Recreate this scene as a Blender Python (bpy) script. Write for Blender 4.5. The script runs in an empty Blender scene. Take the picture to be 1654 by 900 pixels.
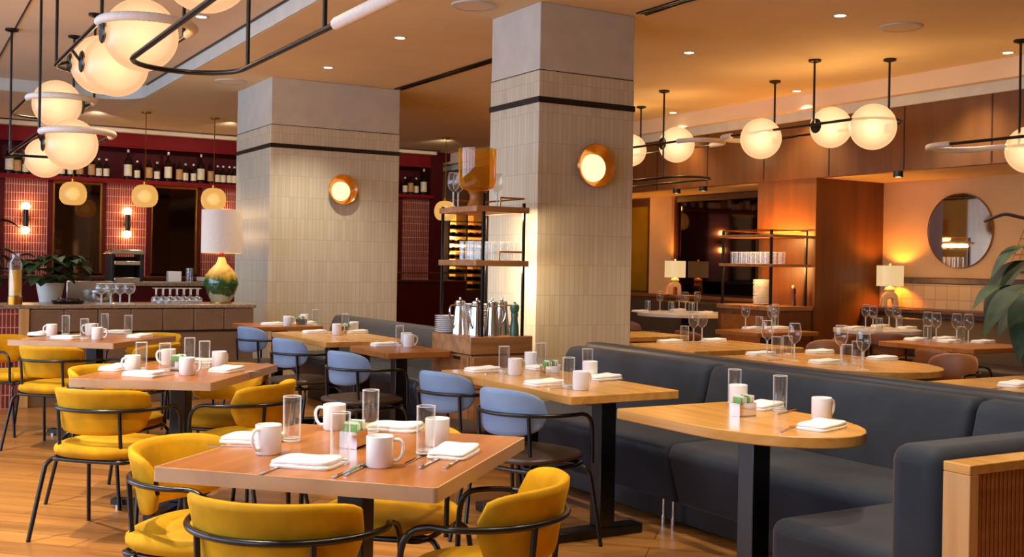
import bpy, bmesh, math, random
from mathutils import Vector, Matrix
random.seed(7)
PI = math.pi
SC = bpy.context.scene
COL = SC.collection
# ------------------------------------------------------------------ camera
F, CX, CY, EYE, YAW, ROLL = 1767., 827., 428.26, 1.35, .53318, .016894
_cy, _sy, _cr, _sr = math.cos(YAW), math.sin(YAW), math.cos(ROLL), math.sin(ROLL)
# rows: image right, image down, forward   (world x, y, z)
RIGHT = Vector((_cr*_cy, -_cr*_sy, _sr)); DOWN = Vector((_sr*_cy, -_sr*_sy, -_cr)); FWD = Vector((_sy, _cy, 0))
def ray(px, py): return RIGHT*((px-CX)/F) + DOWN*((py-CY)/F) + FWD
def at(px, py, z):
    d = ray(px, py); t = (z-EYE)/d.z; return Vector((d.x*t, d.y*t, z))
def atX(px, py, X):
    d = ray(px, py); t = X/d.x; return Vector((X, d.y*t, EYE+d.z*t))
def atY(px, py, Y):
    d = ray(px, py); t = Y/d.y; return Vector((d.x*t, Y, EYE+d.z*t))
def atD(px, py, D):
    d = ray(px, py)*D; return Vector((d.x, d.y, d.z+EYE))
cam = bpy.data.cameras.new('camera'); co = bpy.data.objects.new('camera', cam); COL.objects.link(co)
M = Matrix.Identity(4)
for i in range(3):
    M[i][0] = RIGHT[i]; M[i][1] = -DOWN[i]; M[i][2] = -FWD[i]
M[2][3] = EYE
co.matrix_world = M
cam.sensor_width = 36; cam.lens = F/1654*36; cam.shift_y = -(450-CY)/1654; cam.clip_end = 100; cam.clip_start = .05
SC.camera = co
# ------------------------------------------------------------------ materials
def lin(c):
    return tuple(((v/255)/12.92 if v/255 <= .04045 else ((v/255+.055)/1.055)**2.4) for v in c)
def newmat(name):
    m = bpy.data.materials.new(name); m.use_nodes = True
    nt = m.node_tree; return m, nt, nt.nodes['Principled BSDF']
def col4(c): return (*lin(c), 1)
def setp(b, **kw):
    for k, v in kw.items(): b.inputs[k].default_value = v
def mat(name, c, rough=.5, metal=0, var=.12, vs=8, bump=0, bs=60, sheen=0, coat=0, spec=.5, stretch=(1, 1, 1), c2=None, stint=None):
    """plain surface with a procedural noise variation of its colour"""
    m, nt, b = newmat(name); N, L = nt.nodes, nt.links
    setp(b, Roughness=rough, Metallic=metal)
    b.inputs['Specular IOR Level'].default_value = spec
    b.inputs['Sheen Weight'].default_value = sheen; b.inputs['Sheen Tint'].default_value = (*lin(stint or c), 1); b.inputs['Sheen Roughness'].default_value = .4
    b.inputs['Coat Weight'].default_value = coat; b.inputs['Coat Roughness'].default_value = .15
    tc = N.new('ShaderNodeTexCoord'); mp = N.new('ShaderNodeMapping'); mp.inputs['Scale'].default_value = stretch
    L.new(tc.outputs['Object'], mp.inputs[0])
    nz = N.new('ShaderNodeTexNoise'); nz.inputs['Scale'].default_value = vs; nz.inputs['Detail'].default_value = 4
    L.new(mp.outputs[0], nz.inputs['Vector'])
    mx = N.new('ShaderNodeMix'); mx.data_type = 'RGBA'
    a = lin(c); c2l = lin(c2) if c2 else tuple(v*(1-var*2) for v in a)
    mx.inputs[6].default_value = (*[min(1, v*(1+(0 if c2 else var))) for v in a], 1); mx.inputs[7].default_value = (*c2l, 1)
    rp = N.new('ShaderNodeMapRange'); rp.inputs[1].default_value = .3; rp.inputs[2].default_value = .7
    L.new(nz.outputs[0], rp.inputs[0]); L.new(rp.outputs[0], mx.inputs[0]); L.new(mx.outputs[2], b.inputs['Base Color'])
    if bump:
        n2 = N.new('ShaderNodeTexNoise'); n2.inputs['Scale'].default_value = bs; L.new(mp.outputs[0], n2.inputs['Vector'])
        bp = N.new('ShaderNodeBump'); bp.inputs['Strength'].default_value = bump; bp.inputs['Distance'].default_value = .01
        L.new(n2.outputs[0], bp.inputs['Height']); L.new(bp.outputs[0], b.inputs['Normal'])
    return m
def wood(name, c, c2, axis=0, scale=9, rough=.35, coat=.2, plank=None, rot=0, world=False, spec=.5):
    """long grain along axis; plank = (length, width) adds board seams"""
    m, nt, b = newmat(name); N, L = nt.nodes, nt.links
    setp(b, Roughness=rough); b.inputs['Coat Weight'].default_value = coat; b.inputs['Coat Roughness'].default_value = .2
    b.inputs['Specular IOR Level'].default_value = spec
    tc = N.new('ShaderNodeTexCoord'); mp0 = N.new('ShaderNodeMapping'); mp0.inputs['Rotation'].default_value = (0, 0, rot)
    if world:
        ge = N.new('ShaderNodeNewGeometry'); L.new(ge.outputs['Position'], mp0.inputs[0])
    else: L.new(tc.outputs['Object'], mp0.inputs[0])
    mp = N.new('ShaderNodeMapping'); s = [scale]*3; s[axis] = scale*.07; mp.inputs['Scale'].default_value = s
    L.new(mp0.outputs[0], mp.inputs[0])
    nz = N.new('ShaderNodeTexNoise'); nz.inputs['Scale'].default_value = 2.2; nz.inputs['Detail'].default_value = 6; nz.inputs['Distortion'].default_value = .6
    L.new(mp.outputs[0], nz.inputs['Vector'])
    rp = N.new('ShaderNodeMapRange'); rp.inputs[1].default_value = .32; rp.inputs[2].default_value = .68
    L.new(nz.outputs[0], rp.inputs[0])
    mx = N.new('ShaderNodeMix'); mx.data_type = 'RGBA'; mx.inputs[6].default_value = col4(c); mx.inputs[7].default_value = col4(c2)
    L.new(rp.outputs[0], mx.inputs[0]); out = mx.outputs[2]
    if plank:
        bk = N.new('ShaderNodeTexBrick'); bk.offset = .5
        bk.inputs['Scale'].default_value = 1; bk.inputs['Brick Width'].default_value = plank[0]; bk.inputs['Row Height'].default_value = plank[1]
        bk.inputs['Mortar Size'].default_value = .003; bk.inputs['Color1'].default_value = (1, 1, 1, 1); bk.inputs['Color2'].default_value = (.72, .72, .72, 1)
        bk.inputs['Mortar'].default_value = (.3, .3, .3, 1); L.new(mp0.outputs[0], bk.inputs['Vector'])
        m2 = N.new('ShaderNodeMix'); m2.data_type = 'RGBA'; m2.blend_type = 'MULTIPLY'; m2.inputs[0].default_value = 1
        L.new(out, m2.inputs[6]); L.new(bk.outputs[0], m2.inputs[7]); out = m2.outputs[2]
    L.new(out, b.inputs['Base Color'])
    return m
def tile(name, c, c2, mortar, w, h, ms, rough=.3, offset=0, bump=.3, spec=.5):
    """wall tiles laid on (x+y, z) so that they run true on every wall of the room"""
    m, nt, b = newmat(name); N, L = nt.nodes, nt.links
    setp(b, Roughness=rough); b.inputs['Specular IOR Level'].default_value = spec
    ge = N.new('ShaderNodeNewGeometry'); sp = N.new('ShaderNodeSeparateXYZ'); L.new(ge.outputs['Position'], sp.inputs[0])
    ad = N.new('ShaderNodeMath'); L.new(sp.outputs[0], ad.inputs[0]); L.new(sp.outputs[1], ad.inputs[1])
    cb = N.new('ShaderNodeCombineXYZ'); L.new(ad.outputs[0], cb.inputs[0]); L.new(sp.outputs[2], cb.inputs[1])
    bk = N.new('ShaderNodeTexBrick'); bk.offset = offset; bk.inputs['Scale'].default_value = 1
    bk.inputs['Brick Width'].default_value = w; bk.inputs['Row Height'].default_value = h; bk.inputs['Mortar Size'].default_value = ms
    bk.inputs['Color1'].default_value = col4(c); bk.inputs['Color2'].default_value = col4(c2); bk.inputs['Mortar'].default_value = col4(mortar)
    L.new(cb.outputs[0], bk.inputs['Vector']); L.new(bk.outputs[0], b.inputs['Base Color'])
    if bump:
        bp = N.new('ShaderNodeBump'); bp.inputs['Strength'].default_value = bump; bp.inputs['Distance'].default_value = .004; bp.invert = True
        L.new(bk.outputs['Fac'], bp.inputs['Height']); L.new(bp.outputs[0], b.inputs['Normal'])
    return m
def glass(name, tint=(250, 250, 248), rough=.06, ior=1.45, op=0., gl=1.):
    """thin-walled clear glass: lets light straight through, mirrors at grazing angles, highlights painted in white"""
    m = bpy.data.materials.new(name); m.use_nodes = True; nt = m.node_tree; N, L = nt.nodes, nt.links
    N.remove(N['Principled BSDF']); out = N['Material Output']
    t = N.new('ShaderNodeBsdfTransparent'); t.inputs[0].default_value = col4(tint)
    g = N.new('ShaderNodeBsdfGlossy'); g.inputs['Roughness'].default_value = rough; g.inputs[0].default_value = (gl, gl, gl, 1)
    lw = N.new('ShaderNodeLayerWeight'); lw.inputs[0].default_value = .5
    pw = N.new('ShaderNodeMath'); pw.operation = 'POWER'; pw.inputs[1].default_value = 3.5; L.new(lw.outputs['Facing'], pw.inputs[0])
    f = N.new('ShaderNodeMath'); f.operation = 'MULTIPLY_ADD'; f.inputs[1].default_value = .75; f.inputs[2].default_value = (ior-1)*.12; L.new(pw.outputs[0], f.inputs[0])
    mx = N.new('ShaderNodeMixShader'); L.new(f.outputs[0], mx.inputs[0]); L.new(t.outputs[0], mx.inputs[1]); L.new(g.outputs[0], mx.inputs[2])
    df = N.new('ShaderNodeBsdfTranslucent'); df.inputs[0].default_value = (1, 1, 1, 1)  # white veil, strongest at the edges, paints bright highlights onto the glass
    d2 = N.new('ShaderNodeBsdfDiffuse'); d2.inputs[0].default_value = (1, 1, 1, 1); ad = N.new('ShaderNodeAddShader'); L.new(df.outputs[0], ad.inputs[0]); L.new(d2.outputs[0], ad.inputs[1])
    m2 = N.new('ShaderNodeMixShader'); q = N.new('ShaderNodeMath'); q.operation = 'MULTIPLY_ADD'; q.inputs[1].default_value = .28; q.inputs[2].default_value = .006; L.new(pw.outputs[0], q.inputs[0])
    L.new(q.outputs[0], m2.inputs[0]); L.new(mx.outputs[0], m2.inputs[1]); L.new(ad.outputs[0], m2.inputs[2])
    L.new(m2.outputs[0], out.inputs[0])
    return m
def emit(name, c, s):
    m = bpy.data.materials.new(name); m.use_nodes = True; nt = m.node_tree; N, L = nt.nodes, nt.links
    N.remove(N['Principled BSDF']); e = N.new('ShaderNodeEmission'); e.inputs[0].default_value = col4(c); e.inputs[1].default_value = s
    L.new(e.outputs[0], N['Material Output'].inputs[0]); return m
def opal(name, c, s, clear=.45):
    """lit frosted shade: glows by itself, shows the bulb inside, faint gloss"""
    m = bpy.data.materials.new(name); m.use_nodes = True; nt = m.node_tree; N, L = nt.nodes, nt.links
    N.remove(N['Principled BSDF'])
    e = N.new('ShaderNodeEmission'); e.inputs[0].default_value = col4(c); e.inputs[1].default_value = s
    t = N.new('ShaderNodeBsdfTransparent'); d = N.new('ShaderNodeBsdfPrincipled'); d.inputs['Base Color'].default_value = (.05, .045, .04, 1); d.inputs['Roughness'].default_value = .35
    a = N.new('ShaderNodeAddShader'); L.new(e.outputs[0], a.inputs[0]); L.new(d.outputs[0], a.inputs[1])
    mx = N.new('ShaderNodeMixShader'); mx.inputs[0].default_value = clear
    L.new(a.outputs[0], mx.inputs[1]); L.new(t.outputs[0], mx.inputs[2]); L.new(mx.outputs[0], N['Material Output'].inputs[0])
    return m
def glowvol(name, c, s):
    m = bpy.data.materials.new(name); m.use_nodes = True; nt = m.node_tree; N, L = nt.nodes, nt.links
    N.remove(N['Principled BSDF']); e = N.new('ShaderNodeEmission'); e.inputs[0].default_value = col4(c); e.inputs[1].default_value = s
    L.new(e.outputs[0], N['Material Output'].inputs['Volume']); return m

MT = dict(
 floor=wood('oak_floor', (194, 134, 64), (152, 98, 42), 0, 5, .34, .25, plank=(1.3, .17), rot=PI/4, world=True),
 ceil=mat('ceiling_paint', (236, 206, 156), .8, var=.02, vs=1.5),
 ceil_hi=mat('ceiling_paint_pale', (230, 202, 168), .8, var=.02, vs=1.5),
 plaster=mat('pillar_plaster', (206, 203, 190), .6, var=.04, vs=6),
 ptile=tile('cream_kitkat_tile', (216, 209, 184), (206, 198, 172), (188, 180, 156), .043, .226, .0022, rough=.22),
 black=mat('black_metal', (9, 8, 8), .28, 0, var=.05),
 blackmat=mat('black_band', (22, 17, 15), .4, 0, var=.05),
 crimson=mat('crimson_paint', (122, 8, 12), .6, var=.06, vs=3, spec=.2),
 crimson_d=mat('crimson_dark', (74, 6, 10), .6, var=.06, vs=3, spec=.2),
 rtile=tile('oxblood_tile', (132, 54, 48), (110, 40, 36), (206, 150, 130), .034, .12, .0035, rough=.3),
 walnut=wood('walnut_panel', (116, 68, 24), (92, 50, 14), 2, 3, .4, .15, world=True),
 walnut_s=mat('walnut_seam', (50, 22, 10), .6),
 oak=wood('oak_top', (208, 156, 80), (184, 130, 58), 1, 7, .26, .2, spec=.4),
 cherry=wood('cherry_top', (164, 102, 46), (138, 82, 34), 0, 7, .3, .05, spec=.22),
 cherry_e=wood('cherry_edge', (180, 142, 102), (164, 124, 86), 0, 3, .4, .1),
 oakcab=wood('oak_cabinet', (186, 132, 78), (140, 92, 50), 0, 6, .45, .1),
 oakpanel=wood('oak_fluted', (206, 158, 96), (176, 126, 72), 2, 5, .5, .05),
 leather=mat('brown_panel_leather', (120, 92, 66), .5, var=.08, vs=5),
 dwood=wood('dark_wood', (92, 46, 24), (62, 28, 14), 0, 5, .35, .2),
 yellow=mat('mustard_velvet', (204, 150, 8), .75, var=.22, vs=5, sheen=.3, stint=(255, 200, 40), spec=.2),
 lblue=mat('powder_blue_vinyl', (120, 144, 176), .5, var=.05, vs=9),
 dseat=mat('dark_brown_leather', (62, 46, 36), .38, var=.12, vs=7),
 navy=mat('slate_velvet', (40, 46, 55), .72, var=.22, vs=3.5, sheen=.45, stint=(150, 130, 112), spec=.25),  # tan sheen tint stands in for warm light on the seat tops
 navy_d=mat('slate_rail_leather', (30, 36, 44), .45, var=.08, vs=5),
 tan=mat('tan_leather', (124, 70, 28), .45, var=.1, vs=6),
 dleather=mat('dark_bench_leather', (58, 44, 34), .42, var=.1, vs=5),
 white=mat('white_china', (238, 237, 234), .18, var=.01),
 linen=mat('white_linen', (240, 236, 228), .85, var=.03, vs=20, bump=.15, bs=120),
 steel=mat('brushed_steel', (200, 196, 190), .22, 1, var=.08, vs=4),
 chrome=mat('chrome', (225, 222, 218), .08, 1, var=.01),
 brass=mat('aged_brass', (190, 130, 50), .3, 1, var=.06),
 amber=mat('amber_dish', (206, 122, 22), .18, .35, var=.25, vs=5, coat=.5),
 gl=glass('clear_glass'), glb=glass('clear_glass_bowl', (244, 246, 246), ior=1.6),
 mirror=mat('mirror_silver', (222, 216, 208), .03, 1, var=0),
 dmirror=mat('smoked_mirror', (84, 62, 48), .04, 1, var=0),
 rope=mat('white_sleeve', (226, 220, 208), .6, var=.05, vs=90),
 globe=opal('opal_globe', (255, 194, 140), .92, .14), bulb=glowvol('bulb_glow', (255, 220, 172), 9.),
 pglobe=opal('amber_pendant_glass', (255, 188, 96), .85, .14), pbulb=glowvol('pendant_glow', (255, 224, 150), 12.),
 disc=emit('sconce_glow', (255, 226, 150), 2.2), tube=emit('sconce_bulb', (255, 206, 140), 60.), down=emit('downlight_lens', (255, 226, 180), 9.),
 shade=mat('drum_linen', (236, 224, 208), .9, var=.02, vs=30), shade_l=opal('lit_linen_shade', (255, 212, 150), .85, 0.),
 cream=mat('cream_ceramic', (226, 196, 140), .4, var=.05), stone=mat('pale_stone_top', (214, 204, 186), .3, var=.06, vs=5),
 leaf=mat('green_leaf', (36, 62, 20), .6, var=.3, vs=14), leaf_d=mat('dark_leaf', (26, 44, 16), .6, var=.25, vs=14),
 stem=mat('green_stem', (70, 92, 44), .6), twig=mat('brown_twig', (62, 38, 22), .7),
 bottle=glass('bottle_dark', (30, 16, 10), ior=1.5), bott=mat('dark_wine_glass', (22, 10, 9), .1, 0, var=.05), paper=mat('cream_paper_label', (236, 216, 178), .7, var=.1, vs=30), ochre=mat('ochre_paper_label', (198, 142, 84), .7, var=.15, vs=30),
 foilw=mat('pale_foil', (226, 206, 190), .3, .3), greenp=mat('green_packet', (120, 180, 90), .6, var=.2, vs=30),
 pepper=mat('green_lacquer', (66, 104, 84), .3, coat=.3), granite=mat('grey_counter', (150, 128, 104), .3, var=.25, vs=40),
 wallr=mat('warm_plaster_wall', (222, 178, 120), .7, var=.04, vs=3), wtile=tile('tan_square_tile', (214, 178, 128), (196, 158, 108), (170, 132, 88), .15, .15, .004, rough=.3),
 gold=mat('gold_glass', (196, 148, 24), .2, .5, var=.15, vs=2), juice=mat('orange_juice', (240, 176, 20), .4), dark=mat('dark_void', (18, 10, 8), .6, var=.1), grey=mat('grey_vinyl', (66, 65, 64), .5, var=.08), wframe=mat('window_frame', (60, 58, 56), .5),
 art=mat('sepia_art', (226, 190, 140), .7, c2=(70, 48, 30), vs=7))
def rim_glint_mat():  # whitened rings that paint the bright glint along glass edges
    m = bpy.data.materials.new('glass_rim_glint'); m.use_nodes = True; nt = m.node_tree; N, L = nt.nodes, nt.links; b = N['Principled BSDF']
    setp(b, Roughness=.15); b.inputs['Base Color'].default_value = (.9, .9, .88, 1); t = N.new('ShaderNodeBsdfTransparent'); mx = N.new('ShaderNodeMixShader'); mx.inputs[0].default_value = .4
    L.new(b.outputs[0], mx.inputs[1]); L.new(t.outputs[0], mx.inputs[2]); L.new(mx.outputs[0], N['Material Output'].inputs[0]); return m
MT['rim'] = rim_glint_mat()
# glazed vase: green body running into yellow, pale foot
def vase_mat():
    m, nt, b = newmat('green_yellow_glaze'); N, L = nt.nodes, nt.links; setp(b, Roughness=.12); b.inputs['Coat Weight'].default_value = .5
    tc = N.new('ShaderNodeTexCoord'); sp = N.new('ShaderNodeSeparateXYZ'); L.new(tc.outputs['Object'], sp.inputs[0])
    nz = N.new('ShaderNodeTexNoise'); nz.inputs['Scale'].default_value = 22; mp = N.new('ShaderNodeMapping'); mp.inputs['Scale'].default_value = (1, 1, .2)
    L.new(tc.outputs['Object'], mp.inputs[0]); L.new(mp.outputs[0], nz.inputs['Vector'])
    ma = N.new('ShaderNodeMath'); ma.operation = 'MULTIPLY_ADD'; L.new(nz.outputs[0], ma.inputs[0]); ma.inputs[1].default_value = .12; L.new(sp.outputs[2], ma.inputs[2])
    cr = N.new('ShaderNodeValToRGB'); e = cr.color_ramp.elements
    mr = N.new('ShaderNodeMapRange'); mr.inputs[1].default_value = .06; mr.inputs[2].default_value = .46; L.new(ma.outputs[0], mr.inputs[0])
    e[0].position = 0; e[0].color = col4((190, 184, 150)); e[1].position = .2; e[1].color = col4((176, 172, 140))
    for p, c in ((.23, (30, 74, 40)), (.55, (34, 80, 34)), (.68, (190, 160, 60)), (.9, (226, 196, 130))):
        x = e.new(p); x.color = col4(c)
    L.new(mr.outputs[0], cr.inputs[0]); L.new(cr.outputs[0], b.inputs['Base Color']); return m
MT['vase'] = vase_mat()
# ------------------------------------------------------------------ mesh builder
class MB:
    def __init__(s): s.v = []; s.f = []; s.fm = []; s.cur = 0
    def add(s, vs, fs):
        o = len(s.v); s.v += [tuple(p) for p in vs]; s.f += [tuple(i+o for i in f) for f in fs]; s.fm += [s.cur]*len(fs); return s
    def use(s, k): s.cur = k; return s
    def box(s, x0, x1, y0, y1, z0, z1):
        return s.add([(x0,y0,z0),(x1,y0,z0),(x1,y1,z0),(x0,y1,z0),(x0,y0,z1),(x1,y0,z1),(x1,y1,z1),(x0,y1,z1)],
                     [(0,3,2,1),(4,5,6,7),(0,1,5,4),(1,2,6,5),(2,3,7,6),(3,0,4,7)])
    def prism(s, poly, a, b, axis=2):
        """polygon (u,v) extruded from a to b along axis"""
        def P(u, v, w): return {2: (u, v, w), 1: (u, w, v), 0: (w, u, v)}[axis]
        n = len(poly); vs = [P(u, v, a) for u, v in poly]+[P(u, v, b) for u, v in poly]
        return s.add(vs, [tuple(range(n))[::-1], tuple(range(n, 2*n))]+[(i, (i+1) % n, n+(i+1) % n, n+i) for i in range(n)])
    def lathe(s, prof, c=(0, 0, 0), n=24, cap0=False, cap1=False, axis=2):
        k = len(prof); vs = []
        for r, z in prof:
            for i in range(n):
                a = 2*PI*i/n; x, y = r*math.cos(a), r*math.sin(a)
                p = {2: (x, y, z), 1: (x, z, y), 0: (z, x, y)}[axis]
                vs.append((c[0]+p[0], c[1]+p[1], c[2]+p[2]))
        fs = [(j*n+i, j*n+(i+1) % n, (j+1)*n+(i+1) % n, (j+1)*n+i) for j in range(k-1) for i in range(n)]
        if cap0: fs.append(tuple(range(n))[::-1])
        if cap1: fs.append(tuple(range((k-1)*n, k*n)))
        return s.add(vs, fs)
    def sphere(s, c, r, n=24, m=14, sz=1, a0=0, a1=PI):
        return s.lathe([(max(1e-4, r*math.sin(a0+(a1-a0)*j/m)), -r*sz*math.cos(a0+(a1-a0)*j/m)) for j in range(m+1)], c, n)
    def tube(s, pts, r, n=8, closed=False):
        pts = [Vector(p) for p in pts]; k = len(pts); rings = []; up = None
        for i, p in enumerate(pts):
            a = pts[(i-1) % k] if (closed or i > 0) else p; b = pts[(i+1) % k] if (closed or i < k-1) else p
            t = (b-a).normalized()
            if up is None: up = Vector((0, 0, 1)) if abs(t.z) < .9 else Vector((1, 0, 0))
            u = (up-t*up.dot(t))
            if u.length < 1e-5: u = t.orthogonal()
            u.normalize(); w = t.cross(u); up = u
            rr = r[i] if isinstance(r, (list, tuple)) else r
            rings.append([p+(u*math.cos(2*PI*j/n)+w*math.sin(2*PI*j/n))*rr for j in range(n)])
        vs = [q for g in rings for q in g]
        m = k if closed else k-1
        fs = [(i*n+j, i*n+(j+1) % n, ((i+1) % k)*n+(j+1) % n, ((i+1) % k)*n+j) for i in range(m) for j in range(n)]
        if not closed: fs += [tuple(range(n))[::-1], tuple(range((k-1)*n, k*n))]
        return s.add(vs, fs)
    def grid(s, fn, nu, nv, cu=False, cv=False):
        vs = [fn(i/(nu if cu else nu-1), j/(nv if cv else nv-1)) for i in range(nu) for j in range(nv)]
        fs = [(i*nv+j, ((i+1) % nu)*nv+j, ((i+1) % nu)*nv+(j+1) % nv, i*nv+(j+1) % nv)
              for i in range(nu if cu else nu-1) for j in range(nv if cv else nv-1)]
        return s.add(vs, fs)
    def build(s, name, m, parent=None, bevel=0, seg=2, ang=40, sub=0):
        me = bpy.data.meshes.new(name); me.from_pydata(s.v, [], s.f); me.polygons.foreach_set('material_index', s.fm)
        bm = bmesh.new(); bm.from_mesh(me); bmesh.ops.remove_doubles(bm, verts=bm.verts, dist=1e-5)
        bmesh.ops.recalc_face_normals(bm, faces=bm.faces); bm.to_mesh(me); bm.free()
        for q in (m if isinstance(m, (list, tuple)) else [m]): me.materials.append(MT[q] if isinstance(q, str) else q)
        me.shade_smooth(); me.set_sharp_from_angle(angle=math.radians(ang))
        o = bpy.data.objects.new(name, me); COL.objects.link(o)
        if parent: o.parent = parent
        if bevel:
            b = o.modifiers.new('bevel', 'BEVEL'); b.width = bevel; b.segments = seg; b.limit_method = 'ANGLE'; b.angle_limit = math.radians(35)
            me.set_sharp_from_angle(angle=math.radians(80))
        if sub:
            q = o.modifiers.new('sub', 'SUBSURF'); q.levels = sub; q.render_levels = sub
        return o
def smooth(pts, k=6, closed=False):
    P = [Vector(p) for p in pts]; n = len(P); out = []
    for i in range(n if closed else n-1):
        if closed: a, b, c, d = P[(i-1) % n], P[i], P[(i+1) % n], P[(i+2) % n]
        else: a, b, c, d = P[max(i-1, 0)], P[i], P[i+1], P[min(i+2, n-1)]
        for j in range(k):
            t = j/k; out.append(.5*((2*b)+(c-a)*t+(2*a-5*b+4*c-d)*t*t+(3*b-a-3*c+d)*t**3))
    if not closed: out.append(P[-1])
    return out
LABELS = {}
def tag(o, label, cat, group=None, kind=None):
    o['label'] = label; o['category'] = cat
    if group: o['group'] = group
    if kind: o['kind'] = kind
    return o
def thing(name, label, cat, loc=(0, 0, 0), rz=0, group=None):
    o = bpy.data.objects.new(name, None); o.empty_display_size = .1; COL.objects.link(o)
    o.location = loc; o.rotation_euler = (0, 0, rz); return tag(o, label, cat, group)
def struct(o): o['kind'] = 'structure'; return o
def dup(o, loc, rz, label, group=None, scale=None):
    def cp(x, par):
        c = x.copy(); COL.objects.link(c)
        if par: c.parent = par
        for ch in x.children: cp(ch, c)
        return c
    r = cp(o, None); r.location = loc; r.rotation_euler = (0, 0, rz); r['label'] = label
    if group: r['group'] = group
    if scale: r.scale = scale
    return r
class Kind:
    """first call places the prototype, later calls place copies of it"""
    def __init__(s, proto): s.p = proto; s.used = False
    def put(s, loc, rz, label, group=None, scale=None):
        if not s.used:
            s.used = True; o = s.p; o.location = loc; o.rotation_euler = (0, 0, rz); o['label'] = label
            if group: o['group'] = group
            if scale: o.scale = scale
            return o
        return dup(s.p, loc, rz, label, group, scale)
ORD = ['first', 'second', 'third', 'fourth', 'fifth', 'sixth', 'seventh', 'eighth', 'ninth', 'tenth', 'eleventh', 'twelfth', 'thirteenth', 'fourteenth', 'fifteenth', 'sixteenth', 'seventeenth', 'eighteenth', 'nineteenth', 'twentieth']
def nth(i, n, a='left', z='right'):
    return a+'most' if i == 0 else (z+'most' if i == n-1 else ORD[i]+' from the '+a)
def light(kind, loc, power, c=(255, 255, 255), size=.1, target=None, **kw):
    d = bpy.data.lights.new(kind.lower()+'_light', kind); d.energy = power; d.color = lin(c)
    if kind == 'AREA':
        d.shape = 'RECTANGLE'; d.size = kw['sx']; d.size_y = kw['sy']
    else: d.shadow_soft_size = size
    if kind == 'SPOT': d.spot_size = kw.get('cone', 1.6); d.spot_blend = kw.get('blend', .6)
    o = bpy.data.objects.new(kind.lower()+'_light', d); COL.objects.link(o); o.location = loc
    if target is not None: o.rotation_euler = (Vector(target)-Vector(loc)).to_track_quat('-Z', 'Y').to_euler()
    return o
# ================================================================== the room
struct(MB().box(-4.2, 12, -4.2, 18.4, -.1, 0).build('floor', 'floor'))
CE = 3.3
struct(MB().box(2.88, 8.85, -4.2, 18.4, CE, CE+.3).build('ceiling', 'ceil'))
# higher ceiling over the aisle at the left, and the rounded lower edge that frames it
struct(MB().box(-4.2, 3., -4.2, 14.3, 3.44, 3.6).build('ceiling', 'ceil_hi'))
struct(MB().box(-4.2, 2.88, 14.1, 18.4, CE, CE+.3).build('ceiling', 'ceil_hi'))
arc = [(2.88-.5+.5*math.cos(a), 13.6+.5*math.sin(a)) for a in [PI/2*i/10 for i in range(11)]]
arc = [(x-.012, y-.012) for x, y in arc]
tr = MB(); path = [(2.868, -4.2)]+arc+[(-4.2, 14.088)]
tr.add([(x, y, 3.3) for x, y in path]+[(x, y, 3.44) for x, y in path], [(i, i+1, len(path)+i+1, len(path)+i) for i in range(len(path)-1)])
tr.add([(x, y, 3.3) for x, y in arc]+[(2.89, 14.11, 3.3)], [(i, i+1, 11) for i in range(10)])
struct(tr.build('trim_1', 'plaster'))
struct(MB().box(2.85, 2.866, -4.2, 13.5, 3.425, 3.442).build('trim_shadow_line', 'blackmat'))  # dark strip painted in as the shadow line above the soffit face
_a, _b = at(50, 0, 3.44), at(0, 90, 3.44)
struct(MB().tube([_a+(_a-_b)*.5, _b+(_b-_a)*2], .008, 4).build('trim_12', 'blackmat'))
# stepped soffit before the walnut bulkhead
struct(MB().box(8.85, 9.1, -4.2, 18.4, 3.12, 3.45).build('trim_2', 'ceil_hi'))
struct(MB().box(8.96, 9.02, -4.2, 18.4, 3.02, 3.12).build('trim_3', 'plaster'))
b = MB().box(9.0, 9.1, -4.2, 18.4, 2.37, 3.06); struct(b.build('wall_bulkhead', 'walnut'))
sm = MB()
for y in [3.5+1.0*i for i in range(12)]: sm.box(8.994, 9.0, y, y+.012, 2.38, 3.02)
struct(sm.build('trim_4', 'walnut_s'))
struct(MB().box(9.1, 12, -4.2, 18.4, 2.37, 2.5).build('ceiling', 'ceil'))
# walls
struct(MB().box(10.1, 10.3, -4.2, 8.72, 0, 2.4).build('wall_right', 'wallr'))
struct(MB().box(10.06, 10.1, -4.2, 8.7, .95, 1.22).build('trim_5', 'wtile'))
struct(MB().box(10.04, 10.1, -4.2, 8.7, 1.22, 1.29).build('trim_6', 'dwood', bevel=.008))
struct(MB().box(9.02, 10.3, 8.7, 9.62, 0, 2.37).build('wall_column', 'walnut'))
struct(MB().box(9.95, 10.1, 9.6, 12.25, 0, 2.38).build('wall_right', 'dark'))
struct(MB().box(9.85, 10.1, 12.25, 12.75, 0, 2.38).build('wall_right', 'wallr'))
struct(MB().box(9.95, 10.1, 12.75, 18.4, 0, 2.38).build('wall_right', 'walnut'))
struct(MB().box(-4.2, 12, -4.2, -4, 0, 3.7).build('wall_rear', 'wallr'))
struct(MB().box(-4.2, 8.74, 17.5, 17.7, 0, 3.4).build('wall_back', 'crimson_d'))
# left window wall: frames and mullions only, the daylight comes through
wl = MB().box(-4.2, -4, -4, 18.4, 0, .25).box(-4.2, -4, -4, 18.4, 3.2, 3.6)
for y in (-4, -1, 2, 5, 8, 11, 14, 17.6): wl.box(-4.2, -4, y-.12, y+.12, .25, 3.2)
struct(wl.build('wall_left', 'wframe'))
# alcove beyond the bar, lit gold
struct(MB().box(8.47, 8.70, 17.19, 17.75, 0, 3.3).build('wall_post', 'crimson_d'))
struct(MB().box(8.7, 10.2, 17.2, 17.4, 3.16, 3.3).box(9.85, 10.4, 17.0, 17.2, 0, 3.3).build('wall_alcove', 'crimson_d'))
struct(MB().box(8.74, 10.2, 18.2, 18.4, 0, 3.3).build('wall_alcove', 'wallr'))
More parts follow.
